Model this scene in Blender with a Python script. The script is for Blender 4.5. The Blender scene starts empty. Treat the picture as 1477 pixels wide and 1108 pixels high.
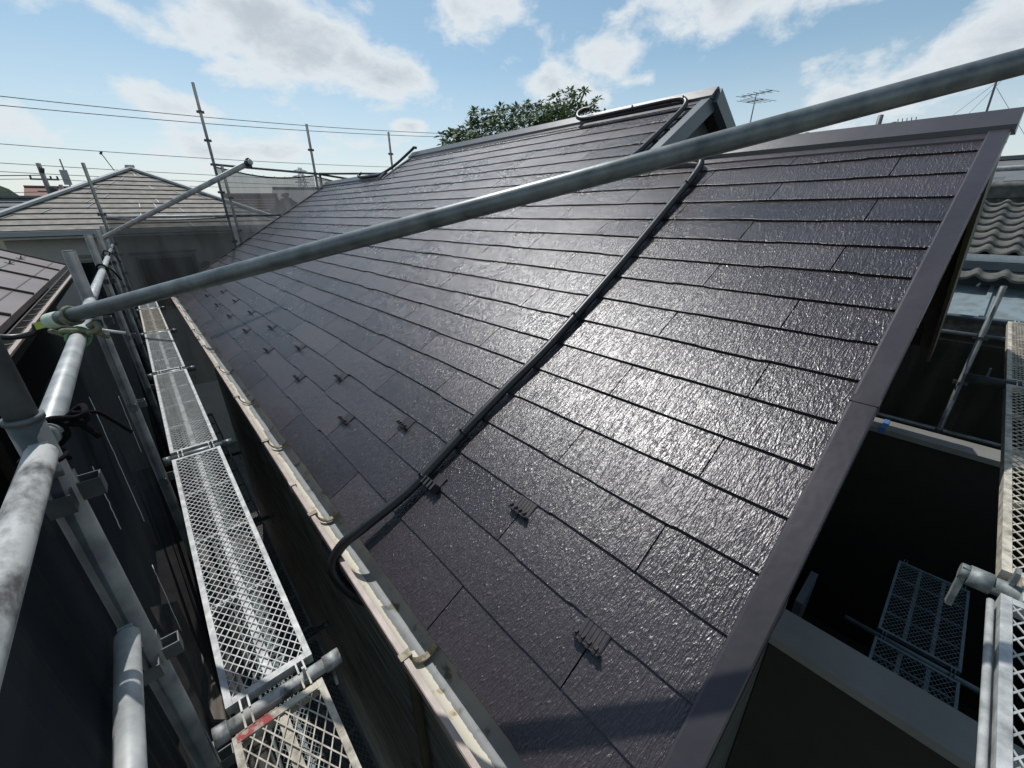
import bpy, bmesh, math, random
from mathutils import Vector, Matrix
random.seed(7)
R = math.radians
scene = bpy.context.scene
COL = scene.collection

# ------------------------------------------------------------------ camera
f_px, th, ro, yaw, PH = 588.199, 0.40039, -0.01138, 0.72353, 0.53597
cam_d = bpy.data.cameras.new('camera'); cam = bpy.data.objects.new('camera', cam_d); COL.objects.link(cam)
cam_d.sensor_fit = 'HORIZONTAL'; cam_d.sensor_width = 36; cam_d.lens = f_px / 1477 * 36
cam_d.clip_start = 0.02; cam_d.clip_end = 5000
Xc = Vector((0.746487, -0.665318, -0.010479)); Yd = Vector((-0.266557, -0.284572, -0.920851)); Zf = Vector((0.609676, 0.690196, -0.389774))
cam.matrix_world = Matrix(((Xc.x, -Yd.x, -Zf.x, 0), (Xc.y, -Yd.y, -Zf.y, 0), (Xc.z, -Yd.z, -Zf.z, 0), (0, 0, 0, 1)))
scene.camera = cam

# ------------------------------------------------------------------ light
SUN_EL, SUN_AZ = 60.0, 12.0           # azimuth from +Y towards +X
w = bpy.data.worlds.new('World'); scene.world = w; w.use_nodes = True
def build_world():
    nt = w.node_tree; N = nt.nodes; L = nt.links
    for n in list(N): N.remove(n)
    out = N.new('ShaderNodeOutputWorld'); bg = N.new('ShaderNodeBackground')
    sky = N.new('ShaderNodeTexSky'); sky.sky_type = 'NISHITA'; sky.sun_disc = False
    sky.sun_elevation = R(SUN_EL); sky.sun_rotation = R(SUN_AZ); sky.air_density = 1.0; sky.dust_density = 0.6; sky.ozone_density = 1.2
    tc = N.new('ShaderNodeTexCoord')
    def math_(op, a, b=None, c=None, clamp=False):
        m = N.new('ShaderNodeMath'); m.operation = op; m.use_clamp = clamp
        for i, v in enumerate((a, b, c)):
            if v is None: continue
            if isinstance(v, (int, float)): m.inputs[i].default_value = v
            else: L.new(v, m.inputs[i])
        return m.outputs[0]
    def dot(vec):
        d = N.new('ShaderNodeVectorMath'); d.operation = 'DOT_PRODUCT'; L.new(tc.outputs['Generated'], d.inputs[0]); d.inputs[1].default_value = vec; return d.outputs['Value']
    def noise(scale, detail, rough, mult=(1, 1, 2.2), dist=0.0):
        mp = N.new('ShaderNodeMapping'); mp.inputs['Scale'].default_value = mult; L.new(tc.outputs['Generated'], mp.inputs[0])
        n = N.new('ShaderNodeTexNoise'); n.inputs['Scale'].default_value = scale; n.inputs['Detail'].default_value = detail
        n.inputs['Roughness'].default_value = rough; n.inputs['Distortion'].default_value = dist; L.new(mp.outputs[0], n.inputs['Vector']); return n.outputs['Fac']
    # cloud banks: azimuth, elevation, half width, half height (degrees), weight, tilt
    blobs = [(17.0, 16.2, 10.0, 6.6, 1.15, -4), (27.0, 13.6, 8, 4.4, 1.1, -8), (4.5, 16.5, 8, 1.6, .50, -24), (40, 20, 9, 4.5, .62, 0), (66, 19.5, 13, 4.6, 1.0, 6),
             (54.3, 15.5, 6, 2.6, .72, 0), (47.6, 12.6, 5.6, 2.7, .86, 0), (57.2, 13.2, 3.6, 1.8, .72, 10), (80, 10.8, 11, 3.4, .95, 14), (87, 12.6, 9, 4.2, .95, 20), (76, 8.6, 9, 2.6, .72, 8),
             (6.2, 9.4, 7.5, 1.9, .7, -6), (-3.9, 7.1, 4.5, 1.9, .8, 0), (11.9, 6.4, 12, 2.0, .8, 0), (24, 7.4, 6, 1.8, .72, 0), (29.7, 9.4, 3, 1.3, .75, 0), (-10, 14, 9, 3, .6, 0),
             (110, 20, 16, 6, 1, 0), (140, 30, 20, 8, 1, 0), (-60, 25, 22, 7, 1, 0), (-120, 22, 25, 8, 1, 0), (180, 18, 25, 8, 1, 0)]
    best = None
    for az, el, a, b, wt, tilt in blobs:
        az, el, t = R(az), R(el), R(tilt)
        c = Vector((math.sin(az) * math.cos(el), math.cos(az) * math.cos(el), math.sin(el)))
        e1 = Vector((math.cos(az), -math.sin(az), 0)); e2 = c.cross(e1) * -1
        if e2.z < 0: e2 = -e2
        f1 = e1 * math.cos(t) + e2 * math.sin(t); f2 = e2 * math.cos(t) - e1 * math.sin(t)
        q1 = math_('MULTIPLY', dot(f1), 1 / math.sin(R(a))); q2 = math_('MULTIPLY', dot(f2), 1 / math.sin(R(b)))
        r2 = math_('ADD', math_('MULTIPLY', q1, q1), math_('MULTIPLY', q2, q2))
        back = math_('MULTIPLY', math_('LESS_THAN', dot(c), 0.0), 50.0)
        v = math_('MULTIPLY', math_('SUBTRACT', 1.0, math_('SQRT', math_('ADD', r2, back))), wt)
        best = v if best is None else math_('MAXIMUM', best, v)
    best = math_('MAXIMUM', best, -0.9)
    n1 = noise(8.5, 11, .60, (1, 1, 1.7), .15); n2 = noise(2.6, 5, .55)
    dens = math_('ADD', math_('ADD', math_('MULTIPLY', best, 0.62), math_('MULTIPLY', math_('SUBTRACT', n1, .5), 1.75)), math_('MULTIPLY', math_('SUBTRACT', n2, .5), .5))
    mr = N.new('ShaderNodeMapRange'); mr.interpolation_type = 'SMOOTHSTEP'; L.new(dens, mr.inputs[0]); mr.inputs[1].default_value = -.10; mr.inputs[2].default_value = .36
    core = N.new('ShaderNodeMapRange'); core.interpolation_type = 'SMOOTHSTEP'; L.new(dens, core.inputs[0]); core.inputs[1].default_value = .28; core.inputs[2].default_value = .85
    # thin veil that thickens towards the horizon
    sep = N.new('ShaderNodeSeparateXYZ'); L.new(tc.outputs['Generated'], sep.inputs[0])
    veil = N.new('ShaderNodeMapRange'); L.new(sep.outputs[2], veil.inputs[0]); veil.inputs[1].default_value = .0; veil.inputs[2].default_value = .26; veil.inputs[3].default_value = .80; veil.inputs[4].default_value = .09
    veiln = math_('MULTIPLY', veil.outputs[0], math_('ADD', .45, n2))
    alpha = math_('MAXIMUM', math_('MULTIPLY', mr.outputs[0], .93), veiln)
    cc = N.new('ShaderNodeMix'); cc.data_type = 'RGBA'; L.new(core.outputs[0], cc.inputs[0]); cc.inputs[6].default_value = (7.3, 7.8, 8.1, 1); cc.inputs[7].default_value = (5.0, 5.5, 6.0, 1)
    # photographed blue, a little desaturated
    hs = N.new('ShaderNodeHueSaturation'); hs.inputs['Hue'].default_value = .482; hs.inputs['Saturation'].default_value = 1.06; hs.inputs['Value'].default_value = 1.05; L.new(sky.outputs[0], hs.inputs['Color'])
    mx = N.new('ShaderNodeMix'); mx.data_type = 'RGBA'; L.new(alpha, mx.inputs[0]); L.new(hs.outputs[0], mx.inputs[6]); L.new(cc.outputs[2], mx.inputs[7])
    L.new(mx.outputs[2], bg.inputs[0]); bg.inputs[1].default_value = 0.105; L.new(bg.outputs[0], out.inputs[0])
build_world()
sd = bpy.data.lights.new('sun', 'SUN'); sun = bpy.data.objects.new('sun', sd); COL.objects.link(sun)
sd.energy = 3.6; sd.angle = R(.55); sd.color = (1, .982, .955)
SV = Vector((math.cos(R(SUN_EL)) * math.sin(R(SUN_AZ)), math.cos(R(SUN_EL)) * math.cos(R(SUN_AZ)), math.sin(R(SUN_EL))))
sun.rotation_euler = SV.to_track_quat('Z', 'Y').to_euler()
scene.view_settings.view_transform = 'Standard'; scene.view_settings.look = 'None'; scene.view_settings.exposure = 0.0; scene.view_settings.gamma = 1

# ------------------------------------------------------------------ materials
def mat(name, base, rough=.6, metal=0., base2=None, nscale=6., nstretch=(1, 1, 1), namt=1., bump=0., bscale=40., bstretch=(1, 1, 1), bdist=.004, spec=.5, detail=5, contrast=(.35, .65), coat=0., alpha=None):
    m = bpy.data.materials.new(name); m.use_nodes = True; nt = m.node_tree; N = nt.nodes; L = nt.links; b = N['Principled BSDF']
    b.inputs['Roughness'].default_value = rough; b.inputs['Metallic'].default_value = metal; b.inputs['Specular IOR Level'].default_value = spec
    b.inputs['Base Color'].default_value = (*base, 1); b.inputs['Coat Weight'].default_value = coat
    tc = N.new('ShaderNodeTexCoord')
    def noise(sc, st, det=5):
        mp = N.new('ShaderNodeMapping'); mp.inputs['Scale'].default_value = st; L.new(tc.outputs['Object'], mp.inputs[0])
        n = N.new('ShaderNodeTexNoise'); n.inputs['Scale'].default_value = sc; n.inputs['Detail'].default_value = det; n.inputs['Roughness'].default_value = .6; L.new(mp.outputs[0], n.inputs[0]); return n
    if base2:
        n = noise(nscale, nstretch, detail); cr = N.new('ShaderNodeValToRGB'); L.new(n.outputs[0], cr.inputs[0])
        cr.color_ramp.elements[0].position, cr.color_ramp.elements[1].position = contrast
        cr.color_ramp.elements[0].color = (*base, 1); cr.color_ramp.elements[1].color = (*base2, 1); L.new(cr.outputs[0], b.inputs['Base Color'])
    if bump:
        n = noise(bscale, bstretch, 4); bp = N.new('ShaderNodeBump'); bp.inputs['Strength'].default_value = bump; bp.inputs['Distance'].default_value = bdist
        L.new(n.outputs[0], bp.inputs['Height']); L.new(bp.outputs[0], b.inputs['Normal'])
    if alpha is not None: b.inputs['Alpha'].default_value = alpha
    return m

def slate_material():
    m = bpy.data.materials.new('painted_slate'); m.use_nodes = True; nt = m.node_tree; N = nt.nodes; L = nt.links; b = N['Principled BSDF']
    tc = N.new('ShaderNodeTexCoord'); at = N.new('ShaderNodeAttribute'); at.attribute_name = 'tone'
    def noise(sc, st, det, dist=0., off=False):
        mp = N.new('ShaderNodeMapping'); mp.inputs['Scale'].default_value = st
        if off:
            cb = N.new('ShaderNodeCombineXYZ'); mu = N.new('ShaderNodeMath'); mu.operation = 'MULTIPLY'; mu.inputs[1].default_value = 37.; L.new(at.outputs['Fac'], mu.inputs[0]); L.new(mu.outputs[0], cb.inputs[2])
            ad = N.new('ShaderNodeVectorMath'); L.new(tc.outputs['Object'], ad.inputs[0]); L.new(cb.outputs[0], ad.inputs[1]); L.new(ad.outputs[0], mp.inputs[0])
        else: L.new(tc.outputs['Object'], mp.inputs[0])
        n = N.new('ShaderNodeTexNoise'); n.inputs['Scale'].default_value = sc; n.inputs['Detail'].default_value = det; n.inputs['Distortion'].default_value = dist; n.inputs['Roughness'].default_value = .55
        L.new(mp.outputs[0], n.inputs[0]); return n.outputs[0]
    def m_(op, x, y, z=None):
        q = N.new('ShaderNodeMath'); q.operation = op
        for i, v in enumerate((x, y, z)):
            if v is None: continue
            if isinstance(v, (int, float)): q.inputs[i].default_value = v
            else: L.new(v, q.inputs[i])
        return q.outputs[0]
    vein = noise(1., (11, 56, 1), 2.0, .35, True); ridge = noise(1., (17, 92, 1), 2.4, .35, True); fine = noise(1., (95, 210, 1), 2, .3, True); spots = noise(1., (150, 240, 1), 1)
    # sharp wandering crests like wood grain, running up the slope
    vl = N.new('ShaderNodeMapRange'); vl.interpolation_type = 'SMOOTHSTEP'; L.new(m_('ABSOLUTE', m_('SUBTRACT', vein, .5), 0), vl.inputs[0]); vl.inputs[1].default_value = .0; vl.inputs[2].default_value = .075; vl.inputs[3].default_value = 1; vl.inputs[4].default_value = 0
    sp = N.new('ShaderNodeMapRange'); L.new(spots, sp.inputs[0]); sp.inputs[1].default_value = .68; sp.inputs[2].default_value = .80; sp.inputs[3].default_value = 0; sp.inputs[4].default_value = .35
    hgt = m_('ADD', m_('MULTIPLY_ADD', vl.outputs[0], .30, m_('MULTIPLY', ridge, .72)), m_('MULTIPLY_ADD', fine, .55, sp.outputs[0]))
    bp = N.new('ShaderNodeBump'); bp.inputs['Strength'].default_value = .95; bp.inputs['Distance'].default_value = .0028; L.new(hgt, bp.inputs['Height']); L.new(bp.outputs[0], b.inputs['Normal'])
    patch = noise(1., (2.2, 1.6, 1), 4)
    cr = N.new('ShaderNodeValToRGB'); cr.color_ramp.elements[0].position = .3; cr.color_ramp.elements[1].position = .72
    cr.color_ramp.elements[0].color = (.024, .019, .0215, 1); cr.color_ramp.elements[1].color = (.035, .0262, .0300, 1); L.new(patch, cr.inputs[0])
    hv = N.new('ShaderNodeHueSaturation'); mr = N.new('ShaderNodeMapRange'); L.new(at.outputs['Fac'], mr.inputs[0]); mr.inputs[3].default_value = .75; mr.inputs[4].default_value = 1.3; L.new(mr.outputs[0], hv.inputs['Value']); L.new(cr.outputs[0], hv.inputs['Color'])
    L.new(hv.outputs[0], b.inputs['Base Color'])
    r2 = N.new('ShaderNodeMapRange'); L.new(patch, r2.inputs[0]); r2.inputs[1].default_value = .3; r2.inputs[2].default_value = .7; r2.inputs[3].default_value = .26; r2.inputs[4].default_value = .33; rs = N.new('ShaderNodeMapRange'); L.new(at.outputs['Fac'], rs.inputs[0]); rs.inputs[3].default_value = -.035; rs.inputs[4].default_value = .035; L.new(m_('ADD', r2.outputs[0], rs.outputs[0]), b.inputs['Roughness'])
    b.inputs['Specular IOR Level'].default_value = .68
    return m

def gutter_material():
    # grey plastic trough with a ragged strip of cream paint left along its front wall and some mould
    m = bpy.data.materials.new('gutter_trough'); m.use_nodes = True; nt = m.node_tree; N = nt.nodes; L = nt.links; b = N['Principled BSDF']
    tc = N.new('ShaderNodeTexCoord'); sx = N.new('ShaderNodeSeparateXYZ'); L.new(tc.outputs['Object'], sx.inputs[0])
    def math_(op, a, b_=None, c=None):
        q = N.new('ShaderNodeMath'); q.operation = op
        for i, v in enumerate((a, b_, c)):
            if v is None: continue
            if isinstance(v, (int, float)): q.inputs[i].default_value = v
            else: L.new(v, q.inputs[i])
        return q.outputs[0]
    yy = math_('MULTIPLY', sx.outputs[1], 4.4); fl = math_('FLOOR', yy); wn = N.new('ShaderNodeTexWhiteNoise'); wn.noise_dimensions = '1D'; L.new(fl, wn.inputs['W'])
    n = N.new('ShaderNodeTexNoise'); n.inputs['Scale'].default_value = 55; n.inputs['Detail'].default_value = 4; L.new(tc.outputs['Object'], n.inputs[0])
    edge = math_('ADD', math_('MULTIPLY', wn.outputs[0], .014), math_('MULTIPLY', math_('SUBTRACT', n.outputs[0], .5), .010))
    lim = math_('ADD', edge, .340)
    paint = math_('LESS_THAN', sx.outputs[0], lim)
    n2 = N.new('ShaderNodeTexNoise'); n2.inputs['Scale'].default_value = 14; n2.inputs['Detail'].default_value = 6; L.new(tc.outputs['Object'], n2.inputs[0])
    cr = N.new('ShaderNodeValToRGB'); e = cr.color_ramp.elements; e[0].position = .34; e[0].color = (.05, .05, .025, 1); e[1].position = .42; e[1].color = (.175, .185, .185, 1); x = e.new(.7); x.color = (.215, .225, .22, 1); L.new(n2.outputs[0], cr.inputs[0])
    cp = N.new('ShaderNodeValToRGB'); e = cp.color_ramp.elements; e[0].position = .33; e[0].color = (.34, .25, .10, 1); e[1].position = .43; e[1].color = (.66, .61, .50, 1); L.new(n2.outputs[0], cp.inputs[0])
    mx = N.new('ShaderNodeMix'); mx.data_type = 'RGBA'; L.new(paint, mx.inputs[0]); L.new(cr.outputs[0], mx.inputs[6]); L.new(cp.outputs[0], mx.inputs[7]); L.new(mx.outputs[2], b.inputs['Base Color'])
    b.inputs['Roughness'].default_value = .55
    return m

def net_material(name, col, cover, trans=.5, scale=900):
    m = bpy.data.materials.new(name); m.use_nodes = True; nt = m.node_tree; N = nt.nodes; L = nt.links
    for n in list(N): N.remove(n)
    out = N.new('ShaderNodeOutputMaterial'); d = N.new('ShaderNodeBsdfDiffuse'); t = N.new('ShaderNodeBsdfTranslucent'); tr = N.new('ShaderNodeBsdfTransparent')
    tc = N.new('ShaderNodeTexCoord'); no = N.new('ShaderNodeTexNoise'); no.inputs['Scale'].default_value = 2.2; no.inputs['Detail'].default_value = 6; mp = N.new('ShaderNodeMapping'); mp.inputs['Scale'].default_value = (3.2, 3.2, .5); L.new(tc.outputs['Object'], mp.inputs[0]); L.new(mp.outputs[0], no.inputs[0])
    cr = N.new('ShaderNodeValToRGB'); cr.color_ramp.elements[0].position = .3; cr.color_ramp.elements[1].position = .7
    cr.color_ramp.elements[0].color = (*[c * .62 for c in col], 1); cr.color_ramp.elements[1].color = (*[c * 1.45 for c in col], 1); L.new(no.outputs[0], cr.inputs[0])  # upright tone streaks paint the light and shade of folds into the mesh
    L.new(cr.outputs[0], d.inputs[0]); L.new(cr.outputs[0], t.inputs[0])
    m1 = N.new('ShaderNodeMixShader'); m1.inputs[0].default_value = trans; L.new(d.outputs[0], m1.inputs[1]); L.new(t.outputs[0], m1.inputs[2])
    m2 = N.new('ShaderNodeMixShader'); m2.inputs[0].default_value = cover; L.new(tr.outputs[0], m2.inputs[1]); L.new(m1.outputs[0], m2.inputs[2]); L.new(m2.outputs[0], out.inputs[0])
    return m

def siding_material(name, c1, c2, rough=.75):
    # board cladding: fine dark lines along the wall, uneven tone
    m = bpy.data.materials.new(name); m.use_nodes = True; nt = m.node_tree; N = nt.nodes; L = nt.links; b = N['Principled BSDF']
    tc = N.new('ShaderNodeTexCoord'); mp = N.new('ShaderNodeMapping'); mp.inputs['Scale'].default_value = (1.2, 1.2, 34); L.new(tc.outputs['Object'], mp.inputs[0])
    n = N.new('ShaderNodeTexNoise'); n.inputs['Scale'].default_value = 1.4; n.inputs['Detail'].default_value = 5; L.new(mp.outputs[0], n.inputs[0])
    cr = N.new('ShaderNodeValToRGB'); cr.color_ramp.elements[0].position = .38; cr.color_ramp.elements[1].position = .66; cr.color_ramp.elements[0].color = (*c1, 1); cr.color_ramp.elements[1].color = (*c2, 1)
    L.new(n.outputs[0], cr.inputs[0]); L.new(cr.outputs[0], b.inputs['Base Color']); b.inputs['Roughness'].default_value = rough
    bp = N.new('ShaderNodeBump'); bp.inputs['Strength'].default_value = .8; bp.inputs['Distance'].default_value = .012; L.new(n.outputs[0], bp.inputs['Height']); L.new(bp.outputs[0], b.inputs['Normal'])
    return m

M = {}
M['slate'] = slate_material()
M['flash'] = mat('painted_flashing', (.030, .025, .029), .30, base2=(.050, .043, .048), nscale=2.2, bump=.30, bscale=3.2, bdist=.02, detail=7)
M['ridge'] = mat('painted_ridge_metal', (.044, .042, .047), .34, base2=(.056, .053, .058), nscale=4, bump=.12, bscale=6, bdist=.01)
M['underlay'] = mat('roof_underlay', (.006, .006, .007), .8)
M['wall'] = siding_material('dark_board_siding', (.07, .07, .056), (.36, .36, .30))
M['gable'] = siding_material('gable_board_siding', (.035, .038, .032), (.13, .135, .115))
M['brown_trim'] = mat('olive_brown_trim', (.065, .057, .034), .6, base2=(.085, .075, .046), nscale=5)
M['uppergable'] = mat('upper_gable_render', (.10, .10, .105), .8, base2=(.12, .12, .12), nscale=9, bump=.2, bscale=60)
M['barge_grey'] = mat('barge_board_blue_grey', (.075, .095, .105), .4, base2=(.09, .11, .12), nscale=5)
M['gutter'] = gutter_material()
M['lip'] = mat('gutter_lip_beige', (.27, .205, .165), .5, base2=(.45, .36, .305), nscale=22, detail=9, nstretch=(1, .6, 1), contrast=(.3, .7))
M['brass'] = mat('tarnished_hanger', (.11, .085, .045), .6, .2, base2=(.30, .26, .19), nscale=60)
M['black'] = mat('black_plastic', (.010, .010, .011), .38, base2=(.016, .016, .017), nscale=20)
M['blackmetal'] = mat('dark_painted_iron', (.014, .012, .015), .45, base2=(.03, .024, .026), nscale=30)
M['purpleiron'] = mat('painted_guard_iron', (.026, .023, .026), .4, base2=(.046, .040, .043), nscale=50)
M['galv'] = mat('galvanised_pipe', (.075, .088, .09), .40, .35, base2=(.21, .23, .225), nscale=16, bump=.22, bscale=150, bdist=.0012, contrast=(.30, .72), detail=10)
M['galvdark'] = mat('weathered_shaded_pipe', (.045, .053, .056), .55, .25, base2=(.13, .145, .145), nscale=7, bump=.2, bscale=90, bdist=.001, contrast=(.36, .66))  # aged zinc darkened further: shade of the backlit posts put into base colour
M['galvlight'] = mat('bright_scratched_pipe', (.20, .21, .21), .45, .10, base2=(.50, .51, .49), nscale=12, detail=9, nstretch=(1, 1.0, 1), bump=.15, bscale=90, bdist=.001, contrast=(.30, .7))
M['galvstain'] = mat('stained_pipe', (.07, .068, .066), .6, .1, base2=(.42, .425, .405), nscale=13, nstretch=(1, .55, 1), bump=.3, bscale=90, bdist=.0015, contrast=(.40, .54), detail=9)
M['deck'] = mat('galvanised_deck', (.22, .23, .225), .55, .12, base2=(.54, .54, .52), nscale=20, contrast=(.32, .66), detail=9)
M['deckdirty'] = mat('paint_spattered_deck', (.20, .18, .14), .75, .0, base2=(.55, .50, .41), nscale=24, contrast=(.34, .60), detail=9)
M['deckdark'] = mat('shaded_deck', (.09, .115, .12), .6, .2, base2=(.16, .19, .195), nscale=12)  # darker copy of the deck metal, with shade put into the colour
M['redpaint'] = mat('worn_red_paint', (.26, .03, .025), .7, base2=(.30, .27, .22), nscale=22, contrast=(.48, .56))
M['clampmetal'] = mat('weathered_clamp', (.12, .14, .135), .55, .2, base2=(.30, .325, .315), nscale=30, detail=9, bump=.3, bscale=120, bdist=.002)
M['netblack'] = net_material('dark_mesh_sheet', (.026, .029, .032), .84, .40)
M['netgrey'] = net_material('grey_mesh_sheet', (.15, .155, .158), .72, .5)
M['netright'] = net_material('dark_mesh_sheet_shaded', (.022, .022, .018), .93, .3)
M['rope'] = mat('old_rope', (.22, .24, .15), .9, base2=(.12, .10, .06), nscale=40, bump=.6, bscale=200)
M['greenrope'] = mat('green_cord', (.07, .22, .10), .8, base2=(.16, .30, .16), nscale=60)
M['palewrap'] = mat('pale_green_plastic_wrap', (.46, .56, .40), .45, base2=(.62, .66, .54), nscale=30, bump=.5, bscale=60)
M['yellow'] = mat('yellow_green_plastic', (.45, .56, .10), .45)
M['blackrope'] = mat('black_cord', (.006, .006, .007), .9, bump=.5, bscale=300, spec=.12)
M['wood'] = mat('weathered_wood', (.16, .14, .115), .85, base2=(.075, .062, .05), nscale=5, nstretch=(6, 1, 1), bump=.5, bscale=30, bstretch=(6, 1, 1))
M['brownwood'] = mat('brown_stake', (.10, .06, .045), .8, base2=(.06, .04, .03), nscale=10)
M['white_wall'] = mat('off_white_render', (.40, .39, .36), .85, base2=(.46, .45, .42), nscale=3, bump=.2, bscale=80)
M['white_trim'] = mat('white_trim', (.68, .68, .66), .6, base2=(.60, .60, .58), nscale=8)
M['window'] = mat('dark_window_glass', (.010, .012, .013), .08, spec=.6)
M['alu'] = mat('aluminium_frame', (.18, .18, .17), .45, .4)
M['oldslate'] = mat('lichen_grey_slate', (.17, .15, .125), .85, base2=(.33, .305, .26), nscale=3.5, nstretch=(1.5, 1, 3), detail=9, bump=.3, bscale=30, contrast=(.3, .7))
M['slateline'] = mat('slate_shadow_gap', (.02, .02, .02), .9)
M['hipmetal'] = mat('grey_hip_metal', (.30, .32, .315), .55, .05, base2=(.38, .39, .38), nscale=3)
M['brownroof'] = mat('brown_metal_roof', (.150, .120, .108), .5, base2=(.185, .15, .138), nscale=2.5, bump=.1, bscale=8)
M['brownseam'] = mat('dark_brown_seam', (.05, .042, .038), .5)
M['brick_roof'] = mat('red_brown_roof', (.17, .085, .06), .8, base2=(.24, .12, .09), nscale=5, nstretch=(1, 1, 5))
M['cream_wall'] = mat('cream_house_wall', (.38, .34, .27), .8)
M['greyroof'] = mat('dull_grey_roof', (.115, .12, .125), .7, base2=(.145, .15, .15), nscale=3)
M['tile'] = mat('grey_clay_tile', (.050, .050, .045), .8, base2=(.12, .12, .105), nscale=7, bump=.2, bscale=50)
M['tealwall'] = mat('dark_teal_wall', (.035, .055, .065), .7, base2=(.05, .075, .085), nscale=5, nstretch=(1, 1, 6))
M['bluemetal'] = mat('blue_grey_sheet_roof', (.20, .25, .265), .55, .1, base2=(.12, .13, .12), nscale=5, contrast=(.45, .72))
M['grime'] = mat('grimy_ledge', (.12, .115, .10), .8, base2=(.05, .045, .04), nscale=12, contrast=(.4, .6))
M['coping'] = mat('grey_metal_coping', (.17, .165, .15), .5, .1, base2=(.20, .195, .178), nscale=4)
M['blue'] = mat('blue_masking_tape', (.05, .13, .30), .6)
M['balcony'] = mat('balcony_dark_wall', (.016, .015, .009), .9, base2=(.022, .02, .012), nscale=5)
M['concrete'] = mat('alley_concrete', (.055, .054, .05), .9, base2=(.09, .088, .08), nscale=3)
M['earth'] = mat('town_ground', (.085, .09, .07), .95, base2=(.13, .13, .11), nscale=.2)
M['leaf'] = None
M['bark'] = mat('bark', (.09, .07, .05), .9, base2=(.05, .04, .03), nscale=10)
M['hill'] = mat('wooded_hill', (.030, .045, .030), .95, base2=(.06, .085, .05), nscale=.35)
M['pole'] = mat('concrete_pole', (.12, .12, .125), .8)
M['wire'] = mat('cable_black', (.035, .037, .04), .7)
M['steelfar'] = mat('lattice_steel', (.30, .33, .36), .7)
M['antenna'] = mat('antenna_aluminium', (.10, .10, .105), .5, .3)
M['greybox'] = mat('grey_panel', (.33, .34, .35), .6)

def leaf_material():
    m = bpy.data.materials.new('glossy_leaf'); m.use_nodes = True; nt = m.node_tree; N = nt.nodes; L = nt.links; b = N['Principled BSDF']
    at = N.new('ShaderNodeAttribute'); at.attribute_name = 'tone'
    cr = N.new('ShaderNodeValToRGB'); e = cr.color_ramp.elements; e[0].color = (.030, .062, .026, 1); e[1].color = (.17, .22, .06, 1); e[1].position = 1.0; x = e.new(.45); x.color = (.055, .095, .035, 1); y = e.new(.72); y.color = (.10, .145, .05, 1)
    L.new(at.outputs['Fac'], cr.inputs[0]); L.new(cr.outputs[0], b.inputs['Base Color']); b.inputs['Roughness'].default_value = .55
    t = N.new('ShaderNodeBsdfTranslucent'); L.new(cr.outputs[0], t.inputs[0]); mx = N.new('ShaderNodeMixShader'); mx.inputs[0].default_value = .3
    L.new(b.outputs[0], mx.inputs[1]); L.new(t.outputs[0], mx.inputs[2]); L.new(mx.outputs[0], N['Material Output'].inputs[0]); return m
M['leaf'] = leaf_material()

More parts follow.
